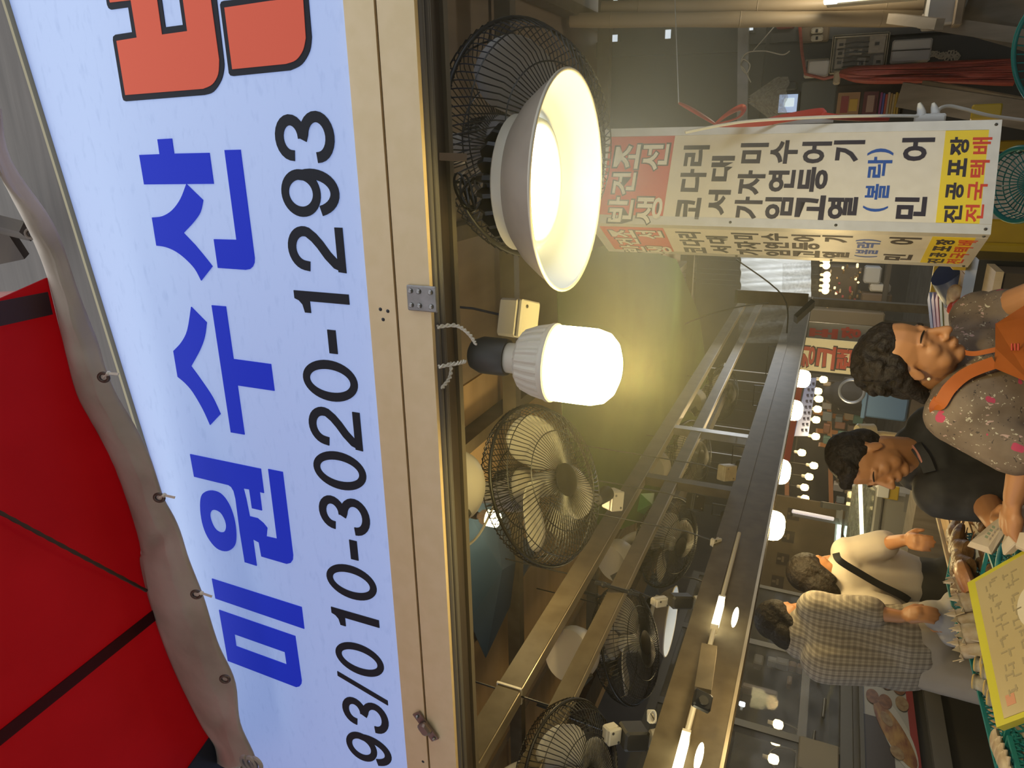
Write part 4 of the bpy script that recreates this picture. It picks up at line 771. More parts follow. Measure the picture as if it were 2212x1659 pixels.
# things behind the menu box foot: rear counter with planks, tub, boxes
rc = thing('rear_counter', 'pale plank counter behind the vendor, running back past the menu box foot', 'counter', (-.7, 3.6, 0)); m_yel = mat('yellow_paint', (.50, .32, .015), .45, col2=(.56, .38, .02), scale=6)
m_top = mat('counter_boards', (.62, .47, .29), .5, col2=(.72, .57, .37), scale=4, stretch=(10, 1, 1), bump=.05)
for i in range(4): MB().box((-.93+i*.115, 3.0, 1.025), (-.818+i*.115, 4.25, 1.05)).obj('plank', m_top, rc)
MB().box((-.92, 3.02, .0), (-.48, 4.22, 1.02)).obj('body', m_darkw, rc)
yb = thing('yellow_crate', 'yellow plastic crate standing behind the menu box foot', 'crate', at(2140, 555, 2.9)); ax = frame_from((.15, -1, .05)); cq = at(2150, 556, 2.9)
MB().bbox(cq, ax, (.115, .30, .04), .01).obj('front', m_yel, yb); MB().bbox(cq+V((.03, .16, 0)), ax, (.2, .28, .26), .01).obj('body', m_yel, yb); MB().box((cq[0]-.06, cq[1]+.05, 0), (cq[0]+.12, cq[1]+.25, cq[2]-.15)).obj('leg_block', m_darkw, yb)
MB().bbox(at(2190, 315, 2.9), frame_from((.15, -1, .05)), (.04, .22, .04), .006).obj('yellow_band', m_yel, yb)
yc = MB().bbox(at(2024, 606, 4.6), frame_from((.15, -1, .05)), (.22, .06, .05), .004).obj('yellow_board', m_yel); solo(yc, 'small yellow board between the blue tub and the aisle', 'board')
bt = thing('blue_tub', 'dark blue plastic tub lying tipped behind the menu box foot', 'tub', at(2050, 580, 3.3)); mb = MB(); mb.lathe([(.002, 0), (.10, .005), (.125, .08), (.135, .13), (.14, .135), (.13, .13), (.118, .08), (.09, .015), (.002, .012)], at(2052, 578, 3.3), frame_from(unit((-.5, .2, -.6))), 32); mb.obj('tub', mat('tub_blue', (.012, .03, .12), .35), bt, smooth=True)
cl = thing('wrapped_rag', 'crumpled white cloth bundle with red printing on the pale boards', 'cloth', onZ(2066, 640, 1.06)); q = onZ(2064, 640, 1.07); blob('cloth', [('e', q, (.045, .045, .035)), ('e', q+V((.025, -.035, .01)), (.035, .03, .03)), ('e', q+V((-.03, .025, 0)), (.032, .035, .028)), ('e', q+V((.015, .04, 0)), (.03, .03, .024))], .007, mat('rag_white', (.6, .5, .38), .8, col2=(.3, .2, .14), scale=16), cl, 1)
blob('red_part', [('e', q+V((-.05, -.03, .0)), (.035, .03, .03)), ('e', q+V((-.03, -.06, -.01)), (.03, .03, .025))], .006, m_mred, cl, 1)
for i, (c1, y) in enumerate((((.03, .05, .25), 0), ((.25, .03, .12), .022), ((.45, .03, .03), .044), ((.22, .22, .03), .066))):
    solo(MB().bar(onZ(2016+i*9, 640, 1.03), onZ(2028+i*7, 740, 1.03), .05, .05).obj('stacked_tray', mat(f'tray{i}', c1, .4)), ('dark blue', 'maroon', 'red', 'olive yellow')[i]+' tray edge stacked beside the pale boards', 'tray', 'coloured trays by the boards')
bkq = at(2165, 650, 2.75); solo(MB().box((bkq[0]-.12, bkq[1]-.05, 0), (bkq[0]+.16, bkq[1]+.2, bkq[2]+.11)).obj('black_cabinet', m_black), 'black cabinet between the vendor and the menu box foot', 'cabinet')
# teal baskets at the far side
def basket(name, label, c, R, h, m=m_teal, ax=None, sy=1.0, grp=None, lip=.008, n=40):
    b = thing(name, label, 'basket', c, grp); x, y, z = ax or X3; c = V(c); y = y*sy
    MB().ring(c+z*h, (x, y/sy, z), R, lip, 48, 8, sy).obj('rim', m, b, smooth='all')
    mb = MB()
    for k in range(n):
        a = 2*math.pi*k/n; d = x*math.cos(a)+y*math.sin(a); e = x*math.cos(a+.12)+y*math.sin(a+.12)
        mb.tube([c+d*R+z*h, c+e*R*.86+z*.012, c+e*R*.5+z*.004, c+e*R*.15], .0022, 4, False)
    for r, hh in ((.93, .55), (.87, .1), (.65, .006), (.4, .004)): mb.ring(c+z*(h*hh if hh > .05 else hh), (x, y/sy, z), R*r, .0024, 40, 4, sy)
    mb.obj('mesh', m, b, kind='stuff'); return b
basket('teal_basket', 'big teal round basket tilted at the frame edge by the red string', at(2335, 105, 2.3), .19, .07, ax=frame_from(unit((-.3, -.5, .8))), grp='teal baskets on the side shelf')
basket('teal_basket', 'teal round basket seen edge on beneath the menu box', at(2228, 395, 2.2), .11, .05, ax=frame_from(unit((-.1, -.6, .8))), grp='teal baskets on the side shelf')
solo(MB().bbox(at(2130, 243, 2.5), frame_from((.2, -1, .1)), (.05, .09, .04), .004).obj('yellow_packet', m_yel), 'yellow packet below the power cord arch', 'packet')
# ------------------------------------------------------------------ the market beyond
cu = thing('strip_curtain', 'milky plastic sheet curtain hanging in daylight at the end of the stall', 'curtain', at(1680, 600, 5.2))
def cf(x0, x1, y0, y1, d, amp, k): return lambda u, v: at(x0+(x1-x0)*v, y0+(y1-y0)*u, d)+V((0, amp*math.sin(u*k+v*2), .0))
MB().grid(cf(1600, 1752, 530, 642, 5.2, .03, 26), 40, 8).obj('sheet', m_film2, cu, smooth='all'); MB().grid(cf(1596, 1700, 656, 740, 5.6, .02, 16), 30, 8).obj('sheet', m_film, cu, smooth='all')
MB().grid(cf(1690, 1768, 568, 666, 5.1, .03, 9), 30, 8).obj('tied_fold', m_film, cu, smooth='all')
lamp('street_daylight', 'AREA', at(1650, 590, 5.75), 9, (.9, .95, 1), .9, at(1690, 600, 4.5), size_y=.6)
solo(MB().bar(at(1590, 640, 5.0), at(1742, 648, 5.0), .09, .06).obj('curtain_post', m_steel), 'dark post beside the milky curtain at the stall end', 'post')
solo(MB().bar(at(1756, 655, 4.9), at(1718, 690, 4.9), .10, .03).obj('beam_end_cap', m_black), 'black fitting at the end of the stall beam', 'bracket')
# signs and banners in the aisle
def standing(px0, px1, py0, py1, d, m, nm, label, cat, t=.06, yaw=(-.0, -1, 0)):
    ax = frame_from(unit(yaw)); c = at((px0+px1)/2, (py0+py1)/2, d); pl = Plane(c, ax[0], ax[1]); 
    us = [pl.uv(px0, (py0+py1)/2)[1], pl.uv(px1, (py0+py1)/2)[1]]; vs = [pl.uv((px0+px1)/2, py0)[0], pl.uv((px0+px1)/2, py1)[0]]
    s = thing(nm, label, cat, c); mb = MB(); pl.rect(mb, min(vs), max(vs), min(us), max(us), -t, t); mb.obj('panel', m, s); q = pl.P((min(vs)+max(vs))/2, 0, -t/2); MB().box((q[0]-.03, q[1]-.02, 0), (q[0]+.03, q[1]+.02, q[2]-.2)).obj('post', m_steel, s); return s, pl
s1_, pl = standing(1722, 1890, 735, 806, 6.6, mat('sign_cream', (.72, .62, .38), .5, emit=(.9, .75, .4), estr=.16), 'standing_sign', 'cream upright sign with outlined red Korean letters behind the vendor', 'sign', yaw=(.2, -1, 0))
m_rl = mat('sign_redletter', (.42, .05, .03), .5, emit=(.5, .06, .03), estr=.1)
for ch, x0, x1, y0, y1 in (('킹', 1728, 1760, 748, 793), ('크', 1764, 1804, 748, 797), ('랩', 1806, 1848, 755, 798), ('·', 1850, 1856, 775, 782), ('새', 1860, 1890, 755, 798)):
    p = [pl.uv((x0+x1)/2, y1), pl.uv((x0+x1)/2, y0), pl.uv(x1, (y0+y1)/2), pl.uv(x0, (y0+y1)/2)]
    mb = MB(); pl.char(mb, ch, p[0][0]-.012, p[1][0]+.012, p[2][1]-.012, p[3][1]+.012, .002, .003, .05); mb.obj('letter_outline', m_ink, s1_); mb = MB(); pl.char(mb, ch, p[0][0], p[1][0], p[2][1], p[3][1], .006, .003, .035); mb.obj('letter', m_rl, s1_)
s2_, pl = standing(1745, 1885, 700, 734, 6.9, mat('sign_grey', (.32, .31, .29), .5), 'standing_sign', 'grey upright sign with dark red letters beside the cream one', 'sign', yaw=(.2, -1, 0))
for ch, x0, x1, y0, y1 in (('포', 1748, 1810, 709, 730), ('장', 1816, 1860, 707, 732)):
    p = [pl.uv((x0+x1)/2, y1), pl.uv((x0+x1)/2, y0), pl.uv(x1, (y0+y1)/2), pl.uv(x0, (y0+y1)/2)]; mb = MB(); pl.char(mb, ch, p[0][0], p[1][0], p[2][1], p[3][1], .002, .003, .05); mb.obj('letter', m_rl, s2_)
def banner(P, d, m, nm, label):
    c = [at(a, b, d+.9*(700-b)/300*-1*.0+ (0 if i < 2 else 0)) for i, (a, b) in enumerate(P)]; n = unit(np.cross(c[1]-c[0], c[3]-c[0])); t = thing(nm, label, 'banner', sum(c)/4); mb = MB(); mb.slab(c, n, .02); mb.obj('cloth', m, t)
    for k in (0, 3): MB().tube([c[k], (c[k][0], c[k][1], 4.42)], .006, 4).obj('cord', m_cord, t)
    return t, c, n
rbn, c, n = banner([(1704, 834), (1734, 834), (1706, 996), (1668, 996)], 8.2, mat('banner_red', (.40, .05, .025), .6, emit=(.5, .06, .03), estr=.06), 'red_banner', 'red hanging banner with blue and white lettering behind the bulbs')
m_lt = mat('banner_white', (.65, .66, .75), .5); m_lb = mat('banner_blue', (.1, .13, .4), .5)
pc = Plane(at(1695, 920, 8.1), (M @ np.array([1., 0, 0])), (M @ np.array([0, 1., 0])))
def pmark(loops, m, z, par): mb = MB(); pc.shape(mb, loops, z, .004); mb.obj('mark', m, par)
def pcirc(px, py, r, r2): u, v = pc.uv(px, py); k = 8.1/1540; return [arc((u, v), r*k, r*k, 0, 360, 24)[:-1], arc((u, v), r2*k, r2*k, 0, 360, 24)[:-1]]
def prect(x0, x1, y0, y1): u0, v0 = pc.uv(x1, y1); u1, v1 = pc.uv(x0, y0); return [[(u0, v0), (u1, v0), (u1, v1), (u0, v1)]]
pmark(pcirc(1684, 964, 11, 3), m_lt, 0, rbn); pmark(pcirc(1684, 964, 8, 4.5), m_lb, .004, rbn); pmark(prect(1682, 1696, 942, 950), m_lt, 0, rbn); pmark(prect(1684, 1694, 944, 948), m_lb, .004, rbn); pmark(prect(1692, 1696, 938, 953), m_lt, 0, rbn)
pmark(pcirc(1694, 923, 9, 7), mat('banner_gold', (.5, .3, .08), .5), 0, rbn); pmark(prect(1679, 1686, 983, 990), m_lt, 0, rbn); pmark(prect(1710, 1718, 836, 851), m_lt, 0, rbn)
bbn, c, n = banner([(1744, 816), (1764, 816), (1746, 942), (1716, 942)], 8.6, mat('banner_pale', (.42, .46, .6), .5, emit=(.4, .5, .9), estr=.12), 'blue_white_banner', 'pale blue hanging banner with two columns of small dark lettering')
pc = Plane(at(1740, 880, 8.52), (M @ np.array([1., 0, 0])), (M @ np.array([0, 1., 0])))
for i in range(9):
    for k in (0, 1):
        y = 826+i*12.5; x = 1746-(y-826)*.155+k*8.5; pmark(prect(x, x+5, y, y+5), mat('banner_ink', (.12, .12, .2), .5), 0, bbn)
        pmark(prect(x+1, x+6, y+5.5, y+7), MATS['banner_ink'], 0, bbn)
# strings of small far bulbs
for i, (px, py) in enumerate(((1780, 820), (1768, 845), (1770, 862), (1767, 884), (1764, 907), (1763, 943), (1759, 1006), (1749, 1030), (1739, 1053), (1740, 1077), (1733, 978))):
    L = thing('small_bulb', f'tiny lit bulb, {"first second third fourth fifth sixth seventh eighth ninth tenth".split()[i]} from the cream sign in the far string' if i < 10 else 'tiny lit bulb hanging a little above the far string, near its end', 'bulb', at(px, py, 9.0), 'far string of tiny bulbs')
    q = at(px, py, 9.0); MB().lathe([(.003, -.045), (.032, -.037), (.044, -.008), (.044, .033), (.033, .042), (.018, .055)], q, n=16).obj('globe', glow('far_globe', (1, .74, .26), 4.5), L, smooth='all'); MB().lathe([(.02, .055), (.02, .09), (.012, .10)], q, n=10).obj('socket', m_cream, L); MB().tube([q+V((0, 0, .1)), (q[0], q[1], 4.42)], .003, 4).obj('flex', m_wire, L)
for i, (px, py) in enumerate(((1785, 563), (1785, 574), (1786, 594), (1785, 605), (1784, 618), (1783, 628))):
    L = thing('small_bulb', f'tiny lit bulb, {"first second third fourth fifth sixth".split()[i]} from the menu box over the glittering far stall', 'bulb', at(px, py, 10.0), 'tiny bulbs over the glittering stall'); q = at(px, py, 10.)
    MB().ball(q, .05, 10, 8).obj('globe', glow('far_globe', (1, .74, .26), 4.5), L, smooth='all'); MB().lathe([(.02, .045), (.02, .08), (.01, .09)], q, n=10).obj('socket', m_cream, L); MB().tube([q+V((0, 0, .09)), (q[0], q[1], 4.42)], .003, 4).obj('flex', m_wire, L)
lamp('far_glow', 'POINT', at(1760, 940, 8.6), 25, (1, .75, .4), .2); lamp('far_glow2', 'POINT', at(1790, 600, 9.4), 50, (1, .78, .45), .2)
lamp('far_glow3', 'POINT', (-5.0, 12.0, 2.6), 25, (1, .75, .42), .2)
# far stalls: racks with orange posts, goods and boxes
m_or = mat('orange_post', (.45, .17, .05), .5); m_gold = mat('gold_foil', (.6, .4, .16), .25, .6, col2=(.25, .14, .06), scale=26)
fs = thing('far_stall', 'distant lit stall with orange posts and shelves along the aisle', 'stall', at(1790, 960, 10.6))
for a, b in (((1700, 815), (1700, 1110)), ((1790, 845), (1796, 1110)), ((1758, 890), (1832, 905)), ((1764, 930), (1850, 938)), ((1702, 1095), (1690, 1130)), ((1770, 960), (1850, 975))): MB().bar(at(*a, 10.5), at(*b, 10.5), .06, .06).obj('post', m_or, fs)
MB().bbox(at(1800, 960, 11.3), frame_from((0, -1, 0)), (2.2, 1.1, .3), .02).obj('back_board', m_hall, fs)
cols = [(.35, .25, .14), (.16, .1, .06), (.45, .4, .32), (.2, .22, .2), (.3, .12, .06), (.1, .22, .16), (.5, .45, .36), (.24, .17, .1)]
ORD = 'first second third fourth fifth sixth seventh eighth ninth tenth eleventh twelfth thirteenth'.split(); GC = ('tan', 'dark brown', 'pale beige', 'dark grey', 'rust', 'green', 'cream', 'ochre'); SHN = {1790: 'top', 1815: 'second', 1838: 'third', 1858: 'lowest'}
k = 0
for px in (1790, 1815, 1838, 1858):
    nk = 0
    for py in range(835, 1100, 22):
        if py > 1000 and px < 1800: continue
        nk += 1
        sx = .09+.05*random.random(); q = at(px+random.uniform(-5, 5), py+random.uniform(-5, 5), 10.4+.1*random.random())
        o = MB().bbox(q, frame_from((random.uniform(-.3, .3), -1, 0)), (sx, .08+.06*random.random(), .1), .01).obj('goods_box', mat(f'goods{k % 8}', cols[k % 8], .6)); solo(o, f'{GC[k % 8]} packet, {ORD[nk-1]} from the cream sign on the {SHN[px]} shelf of the far stall', 'packet', 'goods on the far stall'); k += 1
gs = thing('glittering_stall', 'distant stall front wrapped in golden glitter beyond the curtain', 'stall', at(1815, 612, 11)); MB().bbox(at(1812, 610, 11.4), frame_from((0, -1, 0)), (.55, .55, .2), .02).obj('back', m_darkw, gs)
for i in range(46):
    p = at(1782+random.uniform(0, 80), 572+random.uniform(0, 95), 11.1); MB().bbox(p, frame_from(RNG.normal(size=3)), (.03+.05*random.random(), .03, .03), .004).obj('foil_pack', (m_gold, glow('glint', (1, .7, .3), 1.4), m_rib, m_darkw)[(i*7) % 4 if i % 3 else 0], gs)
for i, (x0, x1, y0, y1, c1, lb) in enumerate(((1868, 1900, 575, 610, (.4, .4, .38), 'white printed box far beyond the menu box'), (1880, 1920, 612, 628, (.5, .47, .4), 'pale flat box under the white printed one'), (1862, 1920, 632, 662, (.10, .06, .03), 'dark brown crate on the far floor'), (1750, 1900, 668, 698, (.12, .09, .05), 'long dark brown crate beside the grey sign'))):
    o = MB().bbox(at((x0+x1)/2, (y0+y1)/2, 11), frame_from((.1, -1, 0)), ((y1-y0)*11/1540, (x1-x0)*11/1540, .4), .02).obj('far_box', mat(f'farbox{i}', c1, .6)); solo(o, lb, 'box')
fbq = at(1890, 645, 11); fb = thing('far_bench', 'dark low bench under the far boxes', 'bench', fbq*V((1, 1, 0))); MB().box((fbq[0]-.5, fbq[1]-.3, fbq[2]-.14), (fbq[0]+.9, fbq[1]+.4, fbq[2]-.08)).obj('top', m_hall, fb); [MB().box((fbq[0]+x, fbq[1]+y, 0), (fbq[0]+x+.06, fbq[1]+y+.06, fbq[2]-.14)).obj('leg', m_hall, fb) for x in (-.45, .8) for y in (-.25, .3)]
cr = thing('blue_crate', 'blue plastic crate standing in the aisle behind the vendor', 'crate', at(1915, 862, 9)); wdt = .52; ax = frame_from((.1, -1, .05)); cc = at(1915, 862, 9); m_cr = mat('crate_blue', (.10, .20, .34), .45)
MB().bbox(cc, ax, (.52, .5, .05), .02).obj('side', m_cr, cr); MB().bbox(cc+V((0, .4, 0)), ax, (.5, .5, .04), .02).obj('side', m_cr, cr); MB().bbox(cc+ax[1]*.24+V((0, .0, 0)), ax, (.56, .05, .10), .01).obj('lip', m_cr, cr)
for s in (-1, 1): MB().bbox(cc+ax[0]*.25*s+V((0, .2, 0)), ax, (.03, .5, .4), .01).obj('side', m_cr, cr)
solo(MB().box((cc[0]-.3, cc[1]-.05, 0), (cc[0]+.3, cc[1]+.45, cc[2]-.27)).obj('wooden_pallet', m_darkw), 'dark wooden block under the blue crate', 'pallet'); MB().ring(at(1840, 845, 8.8), frame_from((.3, -1, .2)), .14, .018, 30, 8).obj('handle_hoop', mat('hoop_grey', (.3, .33, .38), .3, .5), cr, smooth=True)
fp = thing('person', 'person in dark clothes standing far down the aisle by the crate', 'person', at(1840, 850, 10.4))
q = at(1785, 848, 10.4); blob('body', [('e', q, (.10, .11, .13)), ('c', q-V((0, 0, .2)), q-V((0, 0, .75)), .20, .19), ('c', q-V((.1, 0, .8)), q-V((.1, 0, 1.55)), .10, .07), ('c', q-V((-.1, 0, .8)), q-V((-.1, 0, 1.55)), .10, .07), ('c', q-V((.22, 0, .25)), q-V((.26, .05, .8)), .06, .05), ('c', q-V((-.22, 0, .25)), q-V((-.3, .1, .7)), .06, .05)], .03, mat('dark_clothes', (.035, .035, .04), .8), fp)
blob('hair', [('e', q+V((0, .02, .05)), (.11, .12, .12))], .03, m_hair, fp)
# orange far poles, fluorescent tubes, steel frame
fr2 = thing('tube_rack', 'grey steel rack of fluorescent tubes above the freezer', 'rack', at(1790, 1130, 5.4)); m_gry = mat('rack_grey', (.26, .25, .23), .4, .5)
for a, b in (((1710, 1108), (1842, 1132)), ((1775, 1090), (1842, 1100)), ((1842, 1098), (1838, 1138)), ((1814, 1100), (1806, 1200))): MB().bar(at(*a, 5.4), at(*b, 5.4), .045, .045).obj('tube_arm', m_gry, fr2)
for a, b, m in (((1712, 1104), (1800, 1121), glow('dull_tube', (1, .85, .85), .55)), ((1813, 1134), (1810, 1174), glow('green_tube', (.75, 1, .85), 4)), ((1809, 1178), (1807, 1198), glow('green_tube', (.75, 1, .85), 4))): MB().tube([at(*a, 5.35), at(*b, 5.35)], .014, 10).obj('tube', m, fr2)
fz_ = thing('chest_freezer', 'grey chest freezer with curved glass top behind the man', 'freezer', at(1910, 1110, 5.0)); m_fz = mat('freezer_grey', (.30, .28, .24), .45)
cq = at(1935, 1118, 5.0); ax = frame_from((.35, -1, 0)); MB().bbox(cq, ax, (.40, .22, .5), .02).obj('body', m_fz, fz_); MB().bbox(cq+ax[1]*.14, ax, (.46, .05, .55), .02).obj('top_rim', mat('freezer_rim', (.42, .40, .35), .4), fz_)
MB().bbox(cq+ax[1]*.24, ax, (.42, .14, .5), .02).obj('glass_top', sheet('freezer_glass', (.4, .42, .36), .45, .05), fz_); MB().bbox(at(1925, 1064, 4.7), ax, (.09, .09, .02), .004).obj('yellow_label', m_yel, fz_); MB().bbox(at(1908, 1060, 4.7), ax, (.09, .07, .02), .004).obj('white_label', m_white, fz_)
MB().box((cq[0]-.18, cq[1]+.02, 0), (cq[0]+.18, cq[1]+.22, cq[2]-.09)).obj('base', m_fz, fz_); MB().bar(cq+ax[0]*.08-ax[1]*.02+ax[2]*.26, cq+ax[0]*.2-ax[1]*.02+ax[2]*.26, .02, .02).obj('latch', m_gry, fz_); lt = MB().tube([at(1858, 1040, 4.6), at(1862, 1165, 4.8)], .012, 8); lt.obj('lit_edge', glow('edge_tube', (1, .88, .5), 3), fz_)
lbq = at(1985, 1150, 4.1); solo(MB().box((lbq[0]-.7, lbq[1]-.15, 0), (lbq[0]+.45, lbq[1]+.15, lbq[2]+.06)).obj('low_bench', m_gwood), 'low grey bench running in front of the freezer', 'bench')
ff = thing('cream_fan', 'cream stand fan turned sideways behind the man in black', 'fan', at(1880, 935, 3.4)); z1 = unit(M @ np.array([0, -1., 0]))
MB().lathe([(.002, 0), (.035, .002), (.042, .01), (.042, .08), (.03, .085)], at(1850, 934, 3.4), frame_from(z1), 24).obj('motor', mat('fan_cream', (.60, .52, .33), .4), ff, smooth=True); MB().tube([at(1885, 940, 3.4), at(1905, 936, 3.4), at(1960, 944, 3.4)], [.02, .012, .014], 12).obj('neck', MATS['fan_cream'], ff, smooth=True)
MB().tube(smooth_pts([at(a, b, 3.35) for a, b in ((1802, 980), (1812, 962), (1835, 952), (1870, 955), (1900, 952), (1932, 968))], 5), .012, 10).obj('guard_edge', mat('guard_cream', (.62, .58, .46), .4), ff, smooth=True)
MB().tube(smooth_pts([at(a, b, 3.3) for a, b in ((1802, 985), (1803, 1010), (1815, 1030), (1860, 1040), (1910, 1020), (1932, 968))], 5), .008, 10).obj('guard_edge', MATS['guard_cream'], ff, smooth=True)
# brown fascia over the far counters, with faded relief letters
fa = thing('fascia_board', 'brown wooden fascia with carved blurred ornaments behind the nearest beam bulb', 'fascia', at(1700, 1200, 6)); ax = frame_from((.55, -1, 0)); cq = at(1728, 1215, 6.2)
MB().bbox(cq, ax, (1.1, .62, .06), .01).obj('board', mat('fascia_brown', (.18, .13, .065), .6, col2=(.22, .16, .085), scale=6), fa); MB().box((cq[0]-.04, cq[1]+.02, 0), (cq[0]+.04, cq[1]+.08, cq[2])).obj('post', m_steel, fa)
for i in range(5):
    q = cq+ax[0]*(.4-.2*i)+ax[1]*(.02*i+.1)+ax[2]*.032; MB().obox(q, ax, (.10, .10, .01)).obj('ornament', m_darkw, fa); MB().obox(q+ax[2]*.006, ax, (.05, .02, .012)).obj('ornament', m_plyd, fa); MB().obox(q+ax[1]*.03+ax[2]*.006, ax, (.02, .03, .012)).obj('ornament', m_plyd, fa)
# ------------------------------------------------------------------ fish counter
TZ = 1.0
fc = thing('fish_counter', 'pale plank fish counter running back under the steel stall rails', 'counter', (-1.4, 2.4, 0))
m_plank = mat('counter_plank', (.42, .27, .12), .5, col2=(.54, .37, .19), scale=3, stretch=(12, 1, 1), bump=.06)
m_plank2 = mat('counter_plank_dark', (.30, .18, .075), .5, col2=(.38, .24, .11), scale=3, stretch=(12, 1, 1), bump=.06)
for i in range(9):
    x = -1.66+i*.088; y1 = 4.0 if x < -1.19 else 1.75
    MB().box((x+.003, .6, TZ-.03-.004*(i % 2)), (x+.085, y1, TZ-.004*(i % 2))).obj('plank', m_plank2 if i in (3, 6) else m_plank, fc)
MB().box((-1.70, .65, TZ-.12), (-.92, .70, TZ-.035)).obj('crosspiece', m_darkw, fc); MB().box((-1.70, 3.8, TZ-.12), (-1.12, 3.85, TZ-.035)).obj('crosspiece', m_darkw, fc)
for x in (-1.68, -1.16):
    for y in (.75, 3.75): MB().box((x-.03, y, 0), (x+.03, y+.06, TZ-.04)).obj('leg', m_darkw, fc)
MB().box((-1.675, .6, TZ-.02), (-1.66, 4.0, TZ+.012)).obj('edge_strip', mat('edge_cream', (.5, .42, .28), .5), fc)
m_fb = mat('dried_brown', (.10, .045, .015), .4, col2=(.34, .19, .075), scale=24, bump=1.0, lo=.3, hi=.75)
m_fp = mat('dried_pale', (.52, .42, .28), .5, col2=(.30, .20, .11), scale=22, bump=.5, lo=.4, hi=.75)
m_fr = mat('dried_red', (.30, .10, .035), .35, col2=(.5, .25, .11), scale=14, bump=.9)
m_fs = mat('salted_skin', (.40, .34, .22), .5, col2=(.16, .13, .09), scale=26, bump=.6, lo=.35, hi=.7)
m_mouth = mat('fish_mouth', (.16, .065, .02), .6); m_gold2 = mat('fish_gold', (.55, .38, .12), .45)
def tz(px, py, z=TZ): return onZ(px, py, z)
def fish(name, label, pts, rad, m, grp, mouth=0, flat=.55, tail=1, up=(0, 0, 1)):
    P = smooth_pts(pts, 6); n = len(P); f = thing(name, label, 'fish', P[n//2], grp)
    prof = [rad*(.35+.65*math.sin(math.pi*(.18+.75*i/(n-1)))**.8)*(1-.45*i/(n-1)) for i in range(n)]
    if mouth: prof[0] = rad*.72; prof[1] = rad*.9
    mb = MB(); mb.tube(P, prof, 12, caps=not mouth, flat=flat); mb.obj('body', m, f, smooth=True)
    d = unit(P[0]-P[1]); ax = frame_from(d, up)
    if mouth:
        MB().ring(P[0], ax, rad*.72, rad*.09, 18, 6, flat if flat < 1 else 1).obj('lips', m_gold2, f, smooth=True)
        MB().shell([(rad*.70, 0), (rad*.6, -rad*.5), (rad*.3, -rad*1.0), (.001, -rad*1.1)], P[0], (ax[0], ax[1]*flat if flat < 1 else ax[1], ax[2]), 18).obj('mouth', m_mouth, f)
        for s in (-1, 1): MB().ball(P[2]+ax[0]*s*prof[2]*.9, rad*.16, 8, 6).obj('eye', m_black, f, smooth=True)
    if tail:
        t = P[-1]; td = unit(P[-1]-P[-3]); tx = frame_from(td, up)[0]; q = frame_from(td, up)[1]
        MB().slab([t-td*.01+tx*.004, t+td*rad*1.5+tx*rad*1.0, t+td*rad*1.0, t+td*rad*1.5-tx*rad*1.0, t-td*.01-tx*.004], q, .003).obj('tail', m, f)
    # side fin
    c = P[n//3]; fx = frame_from(unit(P[n//3+1]-P[n//3]), up); MB().slab([c+fx[0]*prof[n//3]*.9, c+fx[0]*prof[n//3]*1.7+fx[2]*rad*.9, c+fx[0]*prof[n//3]*.8+fx[2]*rad*1.1], fx[1], .003).obj('fin', m, f)
    return f
# tray baskets
def tray(label, P4, h, grp='teal trays on the fish counter'):
    a, b, c, d = [V(p) for p in P4]; t = thing('fish_tray', label, 'tray', (a+c)/2, grp); z = V((0, 0, h)); mb = MB()
    Q = [a, b, c, d]
    for i in range(4): mb.bar(Q[i]+z, Q[(i+1) % 4]+z, .009, .010)
    mb.obj('rim', m_teal, t); mb = MB()
    for i in range(4):
        p, q = Q[i], Q[(i+1) % 4]; n = int(np.linalg.norm(q-p)/.022)
        for k in range(n):
            u, v = p+(q-p)*k/n, p+(q-p)*(k+1)/n; mb.bar(u+V((0, 0, .004)), v+z, .004, .004); mb.bar(v+V((0, 0, .004)), u+z, .004, .004)
    n = 14
    for k in range(n+1):
        mb.bar(a+(b-a)*k/n+V((0, 0, .004)), d+(c-d)*k/n+V((0, 0, .004)), .004, .004); mb.bar(a+(d-a)*k/n+V((0, 0, .004)), b+(c-b)*k/n+V((0, 0, .004)), .004, .004)
    mb.obj('lattice', m_teal, t, kind='stuff'); return t
tray('teal tray of dried brown fish at the outer edge near the aisle', [(-1.60, 2.30, TZ), (-1.39, 2.30, TZ), (-1.39, 2.76, TZ), (-1.60, 2.76, TZ)], .05)
tray('teal tray half hidden behind the paper packets', [(-1.34, 1.95, TZ), (-1.21, 1.95, TZ), (-1.21, 2.32, TZ), (-1.34, 2.32, TZ)], .05)
tray('nearest teal tray of pale fish at the frame corner', [(-1.62, 1.32, TZ), (-1.44, 1.32, TZ), (-1.44, 1.78, TZ), (-1.62, 1.78, TZ)], .045)
tray('teal tray under the upright dried fish', [(-1.58, 1.82, TZ), (-1.37, 1.82, TZ), (-1.37, 2.27, TZ), (-1.58, 2.27, TZ)], .04)
# dried brown fish heaped in the first tray
for i in range(7):
    cb = onZ(2064+2.4*i+6*(i % 2), 1148+17*i, 1.07+.012*(i % 2)); jx = .02*math.sin(i*2.3)
    fish('dried_fish', ('glossy brown dried fish lying lowest in the edge tray', 'brown dried fish across the edge tray, second from the near end', 'dark dried fish in the middle of the edge tray', 'amber dried fish on top of the edge tray', 'brown dried fish behind the amber one', 'reddish dried fish near the far end of the edge tray', 'last dried fish at the far end of the edge tray')[i],
         [cb+V((jx, -.10, -.01)), cb+V((-jx, -.04, .012)), cb+V((jx, .03, .0)), cb+V((-jx*.5, .10, -.02))], .045, (m_fb, m_fb, m_fr)[i % 3], 'brown dried fish in the edge tray', flat=.6)
